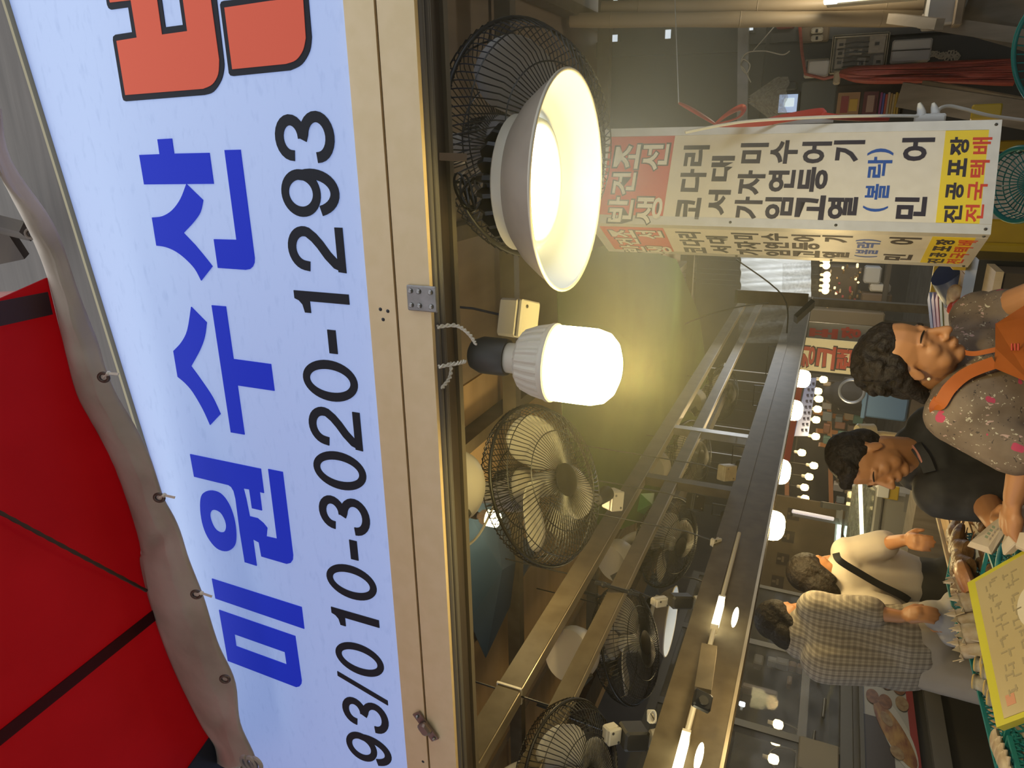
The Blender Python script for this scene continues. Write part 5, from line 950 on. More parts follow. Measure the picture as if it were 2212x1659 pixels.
# gaping dried fish heads
for i, (px, py) in enumerate(((2078, 1262), (2090, 1300), (2084, 1335), (2096, 1368), (2092, 1400))):
    p = tz(px, py, 1.08); o = V((0.0, 0, 0))
    f = thing('dried_fish', ('gaping pale dried fish furthest along the counter edge', 'second gaping pale dried fish along the counter edge', 'gaping pale dried fish in the middle of its row', 'fourth gaping pale dried fish from the aisle end', 'large gaping pale dried fish with brown inside nearest the rolled fish')[i], 'fish', p, 'gaping pale dried fish on the counter edge')
    L = .055+.012*(i == 4); d = unit((-.45, -.1+.15*i*.3, .85)); ax = frame_from(d, (1, 0, 0))
    mb = MB(); mb.shell([(.034, .02), (.036, 0), (.032, -.03), (.02, -.07), (.004, -.10)], p, (ax[0], ax[1]*.75, ax[2]), 16)
    for k in range(9):
        a = 2*math.pi*k/9; r = ax[0]*math.cos(a)+ax[1]*.75*math.sin(a); t2 = ax[0]*-math.sin(a)+ax[1]*.75*math.cos(a)
        mb.slab([p+r*.034+t2*.012+d*.018, p+r*.034-t2*.012+d*.018, p+r*(.038+.012*(k % 2))+d*(.026+.012*(k % 3))], r, .003)
    mb.obj('body', m_fp, f, smooth=True)
    MB().shell([(.031, .018), (.03, -.02), (.014, -.06), (.001, -.07)], p, (ax[0], ax[1]*.75, ax[2]), 16).obj('mouth', m_fr if i == 4 else m_mouth, f, smooth='all')
    MB().slab([p+ax[0]*.03+d*.01, p+ax[0]*.055-d*.03, p+ax[0]*.03-d*.06], ax[1], .004).obj('fin', m_fp, f); MB().slab([p-ax[0]*.03+d*.01, p-ax[0]*.06-d*.02, p-ax[0]*.03-d*.06], ax[1], .004).obj('fin', m_fp, f)
# rolled fish standing on their tails
for i, (px, py) in enumerate(((2107, 1434), (2121, 1430), (2122, 1448), (2103, 1472), (2128, 1485), (2135, 1506))):
    p = tz(px, py, 1.07); fish('rolled_fish', ('salted round-mouthed fish at the back corner of its cluster', 'salted round-mouthed fish touching the yellow board in the back row', 'salted round-mouthed fish in the middle of the cluster', 'salted round-mouthed fish leaning out over the edge', 'salted round-mouthed fish with the widest dark mouth', 'nearest salted round-mouthed fish in the cluster')[i],
        [p, p+V((.004, -.012, -.028)), p+V((-.005, -.045, -.055)), p+V((-.012, -.10, -.078)), p+V((.0, -.16, -.075))], .027, m_fs, 'rolled salted fish on the counter edge', mouth=1, flat=1.0)
for i in range(4):
    p = tz(2150+6*i, 1592+14*i, 1.05); fish('pale_fish', ('whole', 'split', 'curled', 'flat')[i]+' pale fish lying in the nearest teal tray', [p, p+V((.02, -.05, .01)), p+V((.02, -.11, 0)), p+V((.03, -.16, -.01))], .03, m_fp, 'pale fish in the nearest tray', flat=.5)
for i, (a, b, lb) in enumerate((((2095, 1062), (2118, 1100), 'reddish flattened dried squid by the man in black'), ((2100, 1078), (2122, 1130), 'second reddish dried squid overlapping the first'))):
    p, q = tz(*a, 1.03), tz(*b, 1.03); fish('dried_squid', lb, [p, (p+q)/2+V((0, 0, .02)), q], .06, m_fr, 'reddish dried squid by the man', flat=.25)
for i in range(5):
    p = tz(2112+4*i, 1118+6*i, 1.03); fish('dried_anchovy_fish', ('darkest', 'second', 'middle', 'fourth', 'nearest')[i]+' of the curled brown small fish before the packets', [p, p+V((.02, -.03, .02)), p+V((.05, -.03, .01))], .022, m_fb, 'small brown fish before the packets', flat=.7)
for i, (a, b, c) in enumerate((((2118, 1180), (2140, 1235), (2160, 1262)), ((2098, 1192), (2135, 1240), (2150, 1270)))):
    fish('long_dried_fish', ('long thin brown dried fish crossing the bare planks', 'second long thin dried fish beside the white tag')[i], [tz(*a, 1.03), tz(*b, 1.035), tz(*c, 1.02)], .022, m_fb, 'long dried fish on the planks', flat=.6)
basket('teal_basket', 'oval teal basket beside the paper packets on the counter', tz(2205, 1222, 1.04), .115, .03, ax=X3, sy=.72)
ph = thing('picture_card', 'glossy picture card of green leaves and a blue shape on the counter edge', 'card', tz(2066, 1105, 1.02))
pcd = Plane(tz(2062, 1150, 1.0), tz(2062, 1150, 1.0)*0+unit((.25, -.97, 0))*-1, (unit((-.3, -.1, .95)))); pcd = Plane(tz(2072, 1105, 1.005), unit(np.cross((0, 0, 1), (-.85, -.5, .2)))*-1, (0, 0, 1))
mb = MB(); pcd.rect(mb, -.16, .16, 0, .07, 0, .006); mb.obj('card', mat('card_base', (.5, .42, .28), .4), ph)
for u0, u1, v0, v1, c1 in ((-.15, -.05, .01, .06, (.04, .16, .45)), (-.05, -.02, .02, .055, (.3, .33, .4)), (-.03, .03, .01, .06, (.05, .22, .04)), (.03, .07, .02, .05, (.22, .3, .05)), (.07, .13, .015, .05, (.03, .14, .05))):
    mb = MB(); pcd.shape(mb, [arc(((u0+u1)/2, (v0+v1)/2), (u1-u0)/2*1.1, (v1-v0)/2, 0, 360, 20)[:-1]], .006, .001); mb.obj('print', mat('card%d' % int(c1[0]*100+c1[2]*1000), c1, .35), ph)
# yellow price boards lying over the fish
yl = [at(2104, 1258, 1.90), at(2170, 1572, 1.62)]; yr = [at(2330, 1372, 1.55), at(2370, 1680, 1.30)]
yn = unit(np.cross(yl[1]-yl[0], yr[0]-yl[0])); yn = yn if yn.dot(EYE-yl[0]) > 0 else -yn
m_acr = mat('yellow_acrylic', (.62, .56, .05), .15, col2=(.66, .6, .07), scale=2, tl=.25); m_prt = mat('board_print', (.40, .31, .15), .3, col2=(.43, .34, .175), scale=5)
PB = Plane(yl[0], yl[1]-yl[0], np.cross(yn, unit(yl[1]-yl[0])))
if PB.n.dot(yn) < 0: PB = Plane(yl[0], yl[1]-yl[0], -np.cross(yn, unit(yl[1]-yl[0])))
Lb = np.linalg.norm(yl[1]-yl[0]); sg_ = 1 if (yr[0]-yl[0]).dot(PB.y) > 0 else -1; Hb = abs((yr[0]-yl[0]).dot(PB.y))
def prect_(mb, a, b, c, d, z, t): pl = PB; v = sorted((c*sg_, d*sg_)); pl.rect(mb, a, b, v[0], v[1], z, t)
for k, lb in ((0, 'yellow acrylic price board lying tilted over the fish, topmost'), (1, 'second yellow price board, a bright rim showing under the topmost')):
    yb = thing('price_board', lb, 'sign', yl[0], 'yellow price boards on the fish'); z0 = -.026*k
    mb = MB(); prect_(mb, -.006*k, Lb-.012*k, -.012-.016*k, Hb, z0, .010); mb.obj('board', m_acr, yb)
    if k == 0:
        mb = MB(); prect_(mb, .012, Lb-.012, .014, Hb, .010, .0015); mb.obj('print_panel', m_prt, yb)
        m_gh = mat('ghost_print', (.30, .24, .13), .3); r2 = random.Random(3)
        for row in range(2):
            for i in range(10):
                u = .03+i*(Lb-.08)/10; v = .04+.055*row
                for j in range(4):
                    a, b = u+r2.uniform(0, .018), v+r2.uniform(0, .028); wa, wb_ = ((.016, .004), (.004, .018))[j % 2]; mb = MB(); prect_(mb, a, a+wa, b, b+wb_, .0115, .0005+.0001*j); mb.obj('print_mark', m_gh, yb)
        mb = MB(); prect_(mb, Lb-.06, Lb-.035, .03, .055, .0115, .0006); mb.obj('print_mark', mat('ghost_red', (.5, .22, .12), .3), yb)
        u, v = .40*Lb, Hb*.72; mb = MB(); PB.shape(mb, [arc((u, sg_*v), .06, .055, 0, 360, 32)[:-1]], .0115, .0008); mb.obj('print_disc', mat('disc_cream', (.6, .52, .36), .3), yb)
# ------------------------------------------------------------------ people
def axes(f, roll_up=(0, 0, 1)):
    f = unit(f); u = unit(V(roll_up)-f*f.dot(V(roll_up))); r = np.cross(f, u); return r, u, f    # person's right, up, forward
def head_parts(c, H, r, u, f, female=False):
    p = lambda a, b, d: c+r*a*H+f*b*H+u*d*H; A3 = (r, f, u); E = lambda a, b, d, x, y, z: ('e', p(a, b, d), (x*H, y*H, z*H), A3); C = lambda a, b, r1, r2: ('c', p(*a), p(*b), r1*H, r2*H)
    L = [E(0, -.06, .14, .325, .40, .36), E(0, .10, -.10, .275, .27, .36), E(0, .235, -.385, .13, .12, .09), E(0, .10, -.30, .22, .22, .14)]
    for s in (-1, 1):
        L += [E(.155*s, .235, -.09, .10, .10, .10), C((.06*s, .345, .075), (.20*s, .285, .06), .032, .03), E(.052*s, .40, -.155, .042, .05, .036), E(.135*s, .305, -.005, .062, .04, .034), E(.325*s, -.02, -.04, .028, .075, .125), E(.16*s, .19, -.24, .10, .10, .12), C((.33*s, -.05, .05), (.33*s, -.02, -.13), .03, .026)]
    L += [C((0, .355, .03), (0, .47, -.135), .032, .052), E(0, .345, -.27, .10, .055, .06), E(0, .385, -.252, .075, .034, .02), E(0, .378, -.292, .066, .034, .022)]
    return L, p, A3
def face_details(p, A3, H, parent, m_lip, old=False):
    r, f, u = A3
    for s in (-1, 1):
        MB().tube([p((.08+.02*i)*s, .352-.012*abs(i-3)*.6-.012*i, -.02-.004*abs(i-3)) for i in range(7)], [H*k for k in (.006, .010, .012, .012, .012, .010, .006)], 6).obj('eye', m_black, parent, smooth=True)
        MB().tube([p((.06+.03*i)*s, .378-.016*i, .085+.012*math.sin(i*.55)) for i in range(6)], [H*k for k in (.012, .016, .017, .015, .011, .005)], 6, flat=.6).obj('eyebrow', m_hair, parent, smooth=True)
    MB().tube([p(-.075+.025*i, .402-.006*abs(i-3)*1.6, -.270-.002*abs(i-3)) for i in range(7)], [H*.006]*7, 5).obj('mouth_line', mat('mouth_line', (.20, .07, .04), .6), parent)
def hand_parts(wr, d, pn, sz, curl=.6, thumb=1):          # wrist, direction to the fingertips, palm normal (towards the gripped side)
    d = unit(d); pn = unit(V(pn)-d*d.dot(V(pn))); s = np.cross(d, pn)*thumb; L = []
    L += [('c', wr, wr+d*.045*sz, .024*sz, .030*sz, pn, .6), ('c', wr+d*.05*sz+s*.018*sz, wr+d*.085*sz+s*.022*sz, .020*sz, .017*sz), ('c', wr+d*.05*sz-s*.018*sz, wr+d*.08*sz-s*.022*sz, .020*sz, .016*sz), ('c', wr+d*.05*sz, wr+d*.088*sz, .020*sz, .018*sz)]
    for i, (o, ln) in enumerate(((.030, .066), (.010, .075), (-.010, .070), (-.029, .054))):
        a = wr+d*.085*sz+s*o*sz; b = a+unit(d+pn*curl*.6)*ln*.45*sz; c = b+unit(d+pn*curl*1.7)*ln*.32*sz; e = c+unit(d*.7+pn*curl*2.6)*ln*.25*sz
        L += [('c', a, b, .0098*sz, .009*sz), ('c', b, c, .009*sz, .0082*sz), ('c', c, e, .0082*sz, .007*sz)]
    a = wr+d*.025*sz+s*.026*sz; b = a+unit(d*.7+s*.6+pn*.4)*.04*sz; c = b+unit(d+s*.1+pn*.6)*.03*sz; L += [('c', a, b, .013*sz, .011*sz), ('c', b, c, .0105*sz, .009*sz)]
    return L
def cap(a, b, r1, r2=None): return ('c', a, b, r1, r2 if r2 else r1)
m_flor = mat('floral_base', (.15, .105, .07), .8, col2=(.20, .145, .10), scale=16)
def floral(m):                                            # scattered small pale, dark and pink blossoms printed on the cloth
    nt = m.node_tree; N = nt.nodes; L = nt.links; b = N['Principled BSDF']; src = b.inputs['Base Color'].links[0].from_socket; tc = N.new('ShaderNodeTexCoord'); prev = src
    for sc_, th, col, st in ((60, .17, (.50, .45, .33, 1), (1, .45, .8)), (64, .17, (.06, .045, .035, 1), (.5, 1, .8)), (14, .15, (.45, .05, .10, 1), (1, 1, 1)), (38, .16, (.45, .30, .25, 1), (1.2, .6, .6))):
        mp = N.new('ShaderNodeMapping'); mp.inputs['Scale'].default_value = st; mp.inputs['Rotation'].default_value = (sc_, .6*sc_, .3*sc_); L.new(tc.outputs['Object'], mp.inputs[0])
        nz = N.new('ShaderNodeTexNoise'); nz.inputs['Scale'].default_value = sc_*1.7; ad = N.new('ShaderNodeMixRGB'); ad.inputs[0].default_value = .035; L.new(mp.outputs[0], nz.inputs[0]); L.new(mp.outputs[0], ad.inputs[1]); L.new(nz.outputs['Color'], ad.inputs[2])
        v = N.new('ShaderNodeTexVoronoi'); v.inputs['Scale'].default_value = sc_; L.new(ad.outputs[0], v.inputs[0]); t = N.new('ShaderNodeMath'); t.operation = 'LESS_THAN'; t.inputs[1].default_value = th; L.new(v.outputs['Distance'], t.inputs[0])
        mx_ = N.new('ShaderNodeMixRGB'); mx_.inputs[2].default_value = col; L.new(t.outputs[0], mx_.inputs[0]); L.new(prev, mx_.inputs[1]); prev = mx_.outputs[0]
    L.new(prev, b.inputs['Base Color'])
floral(m_flor)
# --- the vendor woman
W = thing('person', 'woman with short curly black hair in floral blouse and orange apron looking down', 'person', at(2080, 800, 1.85)*V((1, 1, 0)))
H = .226; c = at(1966, 768, 1.86); r, u, f = axes((.88, -.27, -.40), (-.10, -.02, 1)); hp_, p, A3 = head_parts(c, H, r, u, f)
shR, shL = at(2058, 898, 1.80), at(2118, 688, 2.02); nk = p(0, -.10, -.55); base = at(2095, 805, 1.92)
elR, wrR = at(2216, 985, 1.70), at(2190, 1078, 1.76); elL, wrL = at(2235, 640, 1.86), at(2330, 690, 1.75)
body = hp_+[cap(p(0, -.10, -.22), base, .056, .064), cap(base, base+V((-.02, .02, -.45)), .10, .13), cap(shR, elR, .048, .038), cap(elR, wrR, .036, .024), cap(shL, elL, .048, .042), cap(elL, wrL, .04, .027), cap(shR, base, .05, .06), cap(shL, base, .05, .06)]
body += hand_parts(wrR, at(2184, 1128, 1.78)-wrR, (.3, .2, -.9), 1.0, .7, -1)+hand_parts(wrL, (.2, -.5, -.3), (0, 0, -1), 1.0, .5, 1)
blob('body', body, .0048, m_skin, W, 3); face_details(p, A3, H, W, None)
hr = [('e', p(0, -.15, .18), (.375*H, .40*H, .32*H), A3), ('e', p(0, -.28, -.08), (.31*H, .26*H, .34*H), A3), ('e', p(0, .04, .32), (.28*H, .22*H, .15*H), A3)]
rr = random.Random(5)
for i in range(170):
    th, ph_ = rr.uniform(0, 6.283), rr.uniform(-.35, 1.5); d = V((math.cos(th)*math.cos(ph_), math.sin(th)*math.cos(ph_), math.sin(ph_)))
    q = (d[0]*.40, -.14+d[1]*.44, .17+d[2]*.335)
    if q[1] > .02 and q[2] < .32: continue
    if q[1] > .2: continue
    if q[1] > -.12 and q[2] < -.0+.25*abs(q[1]+.1) and abs(q[0]) > .2 and q[2] < .16: continue
    hr.append(('e', p(*q), (H*.055, H*.055, H*.055)))
for s in (-1, 1): hr += [('c', p(.31*s, .04, .22), p(.33*s, -.12, -.02), .06*H, .07*H), ('c', p(.30*s, -.2, -.05), p(.24*s, -.30, -.34), .10*H, .08*H)]
blob('hair', hr, .005, m_hair, W, 1)
clo = [cap(base+V((0, .0, .0)), base+V((-.03, .05, -.50)), .125, .165), cap(shR, shL, .066, .066), cap(shR+V((.03, 0, -.03)), base+V((0, 0, -.30)), .08, .14), cap(shL, base+V((0, 0, -.25)), .08, .13), cap(shR, shR+(elR-shR)*.86, .068, .064), cap(shL, shL+(elL-shL)*.42, .064, .06), cap(base+u*.01, base+V((0, 0, .03)), .085, .075)]
blob('blouse', clo, .008, m_flor, W, 3)
m_apr = mat('orange_apron', (.40, .095, .008), .6, col2=(.45, .11, .012), scale=14)
def ribbon(name, pts, wd, t, m, par, nrm): 
    P = smooth_pts(pts, 6); mb = MB(); n = len(P); vs = []; fs = []
    for i, q in enumerate(P):
        tg = unit(P[min(i+1, n-1)]-P[max(i-1, 0)]); N_ = unit(nrm-tg*tg.dot(nrm)); s_ = np.cross(tg, N_)*wd/2; vs += [q+s_, q-s_, q-s_+N_*t, q+s_+N_*t]
    for i in range(n-1):
        for k in range(4): fs.append((i*4+k, i*4+(k+1) % 4, i*4+4+(k+1) % 4, i*4+4+k))
    fs += [(0, 1, 2, 3), (n*4-4, n*4-3, n*4-2, n*4-1)]; mb.add(vs, fs); return mb.obj(name, m, par, smooth=True)
tow = unit(EYE-base)
ribbon('strap', [at(2022, 868, 1.80), at(2030, 872, 1.755), at(2052, 838, 1.74), at(2090, 806, 1.735), at(2148, 783, 1.72)], .030, .004, m_apr, W, tow)
ribbon('strap', [at(2030, 902, 1.80), at(2022, 880, 1.775), at(2032, 862, 1.75)], .03, .004, m_apr, W, tow)
ribbon('strap', [at(2078, 760, 1.80), at(2105, 764, 1.79), at(2152, 755, 1.77)], .012, .004, m_apr, W, tow)
bp_ = [at(2150, 752, 1.755), at(2147, 795, 1.71), at(2230, 830, 1.64), at(2420, 860, 1.58), at(2420, 640, 1.76), at(2220, 655, 1.86), at(2150, 700, 1.83)]
mb = MB(); mb.slab(bp_, tow, .006); mb.obj('apron', m_apr, W)
mk = Plane(at(2190, 745, 1.735), unit(bp_[1]-bp_[0])*-1, unit(np.cross(tow, bp_[1]-bp_[0])))
mb = MB()
for i in range(3): mb.tube([at(2186+7*i, 742+5*k, 1.735-.01*i) for k in range(4)], .0025, 5)
mb.obj('apron_print', mat('apron_red', (.42, .03, .01), .6), W)
mb = MB()
for i in range(26):
    t = i/25; q = at(2052+46*math.sin(math.pi*t*.5), 868-75*t, 1.815-.06*math.sin(math.pi*t)); mb.ball(q, .0028, 6, 4)
mb.obj('necklace', mat('pearl', (.75, .65, .45), .2), W, smooth=True); MB().ball(p(.335, .0, -.19), .0045, 8, 6).obj('earring', MATS['pearl'], W, smooth=True)
# --- the man in black
Mn = thing('person', 'man with short black hair in a black polo shirt leaning over the fish counter', 'person', at(2120, 1000, 2.35)*V((1, 1, 0)))
H = .225; c = at(1874, 994, 2.3); r, u, f = axes((-.52, -.72, -.44), (.08, .0, 1)); hp_, p, A3 = head_parts(c, H, r, u, f)
shA, shB = at(2022, 930, 2.36), at(2038, 1062, 2.26); base = at(2010, 990, 2.38)
elA, wrA = at(2150, 955, 2.3), at(2200, 1000, 2.15); elB, wrB = at(2128, 1085, 2.20), at(2152, 1128, 2.03)
body = hp_+[cap(p(0, -.08, -.22), base, .056, .066), cap(base, base+V((0, .02, -.5)), .10, .13), cap(shA, elA, .052, .045), cap(elA, wrA, .042, .03), cap(shB, elB, .052, .046), cap(elB, wrB, .044, .031), cap(shA, base, .05, .06), cap(shB, base, .05, .06)]
body += hand_parts(wrB, at(2170, 1150, 1.93)-wrB, (.35, .1, -.9), 1.05, .6, 1)+hand_parts(wrA, at(2214, 1045, 2.05)-wrA, (.3, .1, -.9), 1.05, .6, -1)
blob('body', body, .005, m_skin, Mn, 3); face_details(p, A3, H, Mn, None)
hr = [('e', p(0, -.10, .20), (.345*H, .40*H, .345*H), A3), ('e', p(0, -.22, 0), (.31*H, .27*H, .30*H), A3), ('c', p(-.2, .2, .37), p(.2, .2, .37), .09*H, .09*H), ('c', p(.30, .03, .2), p(.315, -.03, .08), .05*H, .04*H), ('c', p(-.30, .03, .2), p(-.315, -.03, .08), .05*H, .04*H)]
for i in range(40): a = rr.uniform(-.25, .25); hr.append(('c', p(a, rr.uniform(-.3, .22), .48-.3*abs(a)), p(a*1.1, .27, .34-.2*abs(a)), .03*H, .015*H))
blob('hair', hr, .005, m_hair, Mn, 1)
m_polo = mat('black_polo', (.022, .019, .016), .75, col2=(.03, .026, .021), scale=30, bump=.1)
clo = [cap(base, base+V((-.02, .02, -.55)), .13, .165), cap(shA, shB, .072, .072), cap(shA, shA+(elA-shA)*.82, .072, .068), cap(shB, shB+(elB-shB)*.72, .074, .072), cap(shA, base+V((.02, 0, -.35)), .09, .14), cap(shB, base+V((-.03, 0, -.35)), .09, .14), cap(base, base+V((0, 0, .02)), .088, .078)]
blob('polo_shirt', clo, .009, m_polo, Mn, 3)
mb = MB(); mb.tube(smooth_pts([at(1964, 956, 2.37), at(1970, 962, 2.30), at(1984, 982, 2.255), at(1996, 1012, 2.235)], 6), .0045, 6); mb.obj('collar_trim', mat('collar_trim', (.5, .2, .14), .6), Mn, smooth=True)
ribbon('collar', [at(1976, 950, 2.40), at(1980, 966, 2.285), at(1996, 990, 2.245), at(2008, 1020, 2.225)], .035, .006, m_polo, Mn, unit(EYE-base))
mb = MB(); tA = unit(EYE-shA)
for o in (0, 7): mb.tube([at(2042+o*.3, 928+o, 2.287), at(2066, 946+o*.6, 2.275), at(2100, 946+o*.6, 2.262)], .0018, 5)
mb.obj('sleeve_piping', mat('piping', (.4, .36, .26), .6), Mn)
# legs of both, below the counter
for P_, b_ in ((W, at(2095, 805, 1.92)), (Mn, at(2010, 990, 2.38))):
    x_, y_ = b_[0]-.02, b_[1]+.03; L = []
    for s in (-.09, .09): L += [cap((x_+s, y_, b_[2]-.52), (x_+s, y_, .48), .095, .065), cap((x_+s, y_, .48), (x_+s, y_, .10), .062, .045), cap((x_+s, y_, .045), (x_+s, y_-.12, .04), .045, .04)]
    L.append(cap((x_-.08, y_, b_[2]-.5), (x_+.08, y_, b_[2]-.5), .12, .12)); blob('trousers', L, .016, m_polo, P_, 2)
# --- customer in white
C1 = thing('person', 'customer seen from behind in a white blouse with black shoulder strap', 'person', at(1880, 1240, 3.45)*V((1, 1, 0)))
H = .22; c = at(1760, 1235, 3.45); r, u, f = axes((-.35, .85, -.25)); f = unit((.55, .75, -.3)); r, u, f = axes(f); hp_, p, A3 = head_parts(c, H, r, u, f)
sA, sB = at(1832, 1195, 3.42), at(1838, 1298, 3.36); base = at(1815, 1245, 3.45); hip = at(1960, 1262, 3.45)
eA, wA = at(1908, 1176, 3.35), at(1955, 1166, 3.2); eB, wB = at(1928, 1322, 3.22), at(1990, 1345, 3.1)
body = hp_+[cap(p(0, -.1, -.22), base, .05, .055), cap(base, hip, .10, .13), cap(sA, eA, .046, .04), cap(eA, wA, .038, .027), cap(sB, eB, .046, .04), cap(eB, wB, .038, .027), cap(sA, sB, .05, .05)]+hand_parts(wA, at(1985, 1172, 3.1)-wA, (0, .2, -1), 1, .6, 1)+hand_parts(wB, at(2015, 1345, 3.0)-wB, (0, .2, -1), 1, .5, -1)
blob('body', body, .007, m_skin, C1, 2)
blob('hair', [('e', p(0, -.1, .15), (.38*H, .45*H, .42*H), A3), ('e', p(0, -.3, -.25), (.36*H, .28*H, .45*H), A3), ('c', p(0, -.4, -.2), p(.1, -.5, -.7), .22*H, .12*H), ('c', p(.3, .05, .2), p(.3, -.1, -.4), .12*H, .1*H), ('c', p(-.3, .05, .2), p(-.3, -.1, -.4), .12*H, .1*H)], .007, m_hair, C1, 2)
m_wsh = mat('white_blouse', (.60, .52, .42), .8, col2=(.66, .58, .47), scale=5, bump=.3)
blob('blouse', [cap(base+V((0, 0, -.03)), hip+V((0, 0, .02)), .125, .155), cap(sA, sB, .068, .068), cap(sA, eA, .072, .07), cap(sB, sB+(eB-sB)*.9, .072, .07), cap(sA, hip+V((.05, 0, .06)), .08, .12), cap(sB, hip+V((-.04, 0, .05)), .08, .13)], .011, m_wsh, C1, 3)
ft = hip*V((1, 1, 0)); m_skirt = mat('black_trousers', (.02, .018, .015), .85, col2=(.03, .026, .02), scale=10)
blob('trousers', [cap(hip+V((0, 0, -.05)), hip+V((0, 0, -.25)), .142, .165)]+[q for s in (-.1, .1) for q in (cap((ft[0]+s, ft[1], hip[2]-.2), (ft[0]+s, ft[1], .45), .11, .09), cap((ft[0]+s, ft[1], .45), (ft[0]+s, ft[1], .12), .09, .07), cap((ft[0]+s, ft[1]+.02, .05), (ft[0]+s*1.1, ft[1]+.14, .045), .05, .042))], .014, m_skirt, C1, 2)
tw = unit(EYE-base); ribbon('bag_strap', [at(1806, 1196, 3.28), at(1815, 1212, 3.255), at(1860, 1240, 3.24), at(1900, 1263, 3.245), at(1945, 1285, 3.25), at(1962, 1296, 3.27)], .032, .006, m_black, C1, tw)
# --- customer in the checked shirt
C2 = thing('person', 'customer in a grey checked shirt and beige trousers leaning forward', 'person', at(1900, 1400, 3.15)*V((1, 1, 0)))
c = at(1692, 1338, 3.3); r, u, f = axes((.55, .75, -.35), (-.1, 0, 1)); hp_, p, A3 = head_parts(c, H, r, u, f)
sA, sB = at(1765, 1318, 3.2), at(1780, 1428, 3.12); base = at(1742, 1370, 3.25); hip = at(1965, 1392, 3.12)
eA, wA = at(1880, 1322, 3.08), at(1945, 1332, 3.0); eB, wB = at(1880, 1410, 3.42), at(1950, 1390, 3.5)
body = hp_+[cap(p(0, -.1, -.22), base, .05, .055), cap(base, hip, .1, .13), cap(sA, eA, .046, .04), cap(eA, wA, .038, .027), cap(sB, eB, .046, .04), cap(eB, wB, .036, .027)]+hand_parts(wA, (.5, -.3, -.6), (0, 0, -1), 1, .5, 1)+hand_parts(wB, (.5, .3, -.4), (0, 0, -1), 1, .5, -1)
blob('body', body, .007, m_skin, C2, 2)
blob('hair', [('e', p(0, -.1, .15), (.37*H, .44*H, .41*H), A3), ('e', p(0, -.28, -.18), (.35*H, .28*H, .35*H), A3), ('c', p(.3, .05, .2), p(.3, -.1, -.3), .12*H, .1*H), ('c', p(-.3, .05, .2), p(-.3, -.1, -.3), .12*H, .1*H)], .007, m_hair, C2, 2)
m_chk = mat('checked_cloth', (.34, .30, .25), .85)
def checks(m):
    nt = m.node_tree; N = nt.nodes; L = nt.links; b = N['Principled BSDF']; tc = N.new('ShaderNodeTexCoord'); prev = None
    rgb = N.new('ShaderNodeRGB'); rgb.outputs[0].default_value = (.37, .33, .275, 1); prev = rgb.outputs[0]
    for ax, sc_ in (('X', 13), ('Z', 13), ('X', 26)):
        wv = N.new('ShaderNodeTexWave'); wv.bands_direction = ax; wv.inputs['Scale'].default_value = sc_; L.new(tc.outputs['Object'], wv.inputs[0]); mx_ = N.new('ShaderNodeMixRGB'); mx_.blend_type = 'MULTIPLY'
        rp_ = N.new('ShaderNodeValToRGB'); rp_.color_ramp.elements[0].color = (.74, .72, .7, 1); rp_.color_ramp.elements[1].color = (1.12, 1.1, 1.05, 1); rp_.color_ramp.elements[0].position = .3; rp_.color_ramp.elements[1].position = .75; L.new(wv.outputs['Fac'], rp_.inputs[0]); mx_.inputs[0].default_value = .75; L.new(prev, mx_.inputs[1]); L.new(rp_.outputs[0], mx_.inputs[2]); prev = mx_.outputs[0]
    L.new(prev, b.inputs['Base Color'])
checks(m_chk)
blob('shirt', [cap(base, hip+V((0, 0, .03)), .125, .165), cap(sA, sB, .075, .075), cap(sA, eA, .074, .07), cap(sB, eB, .074, .07), cap(sA, hip, .09, .13), cap(sB, hip+V((-.05, -.03, .03)), .10, .13), cap(base+V((0, -.04, -.1)), hip+V((-.08, -.02, .02)), .13, .13)], .011, m_chk, C2, 3)
ft = hip*V((1, 1, 0)); m_bg = mat('beige_trousers', (.34, .29, .22), .8, col2=(.40, .34, .27), scale=6, bump=.25); kn = at(2100, 1475, 2.98); kn[2] = .70
blob('trousers', [cap(hip+V((-.03, 0, -.04)), hip+V((.03, 0, -.04)), .135, .13), cap(hip+V((-.06, -.02, -.02)), kn, .115, .085), cap(kn, (kn[0]-.03, kn[1]+.12, .12), .082, .062), cap(hip+V((.06, .04, -.02)), (hip[0]+.12, hip[1]+.18, .62), .115, .085), cap((hip[0]+.12, hip[1]+.18, .62), (hip[0]+.14, hip[1]+.25, .12), .085, .062), cap((kn[0]-.03, kn[1]+.10, .05), (kn[0]+.02, kn[1]+.24, .045), .05, .042), cap((hip[0]+.14, hip[1]+.25, .05), (hip[0]+.16, hip[1]+.38, .045), .05, .042)], .013, m_bg, C2, 2)
sb_ = thing('cloth_bag', 'crumpled pale grey shopping bag hanging from the customer hand above the counter edge', 'bag', at(2050, 1340, 3.0)); blob('bag', [('e', at(2030, 1325, 3.0), (.05, .06, .09)), ('e', at(2050, 1345, 2.98), (.06, .05, .10)), ('e', at(2062, 1305, 2.98), (.06, .05, .05)), ('e', at(2058, 1372, 2.98), (.05, .05, .06)), ('c', at(2012, 1342, 3.0), at(2040, 1342, 2.98), .012, .03)], .009, mat('bag_grey', (.34, .31, .28), .7, col2=(.4, .37, .33), scale=12, bump=.5), sb_, 1)
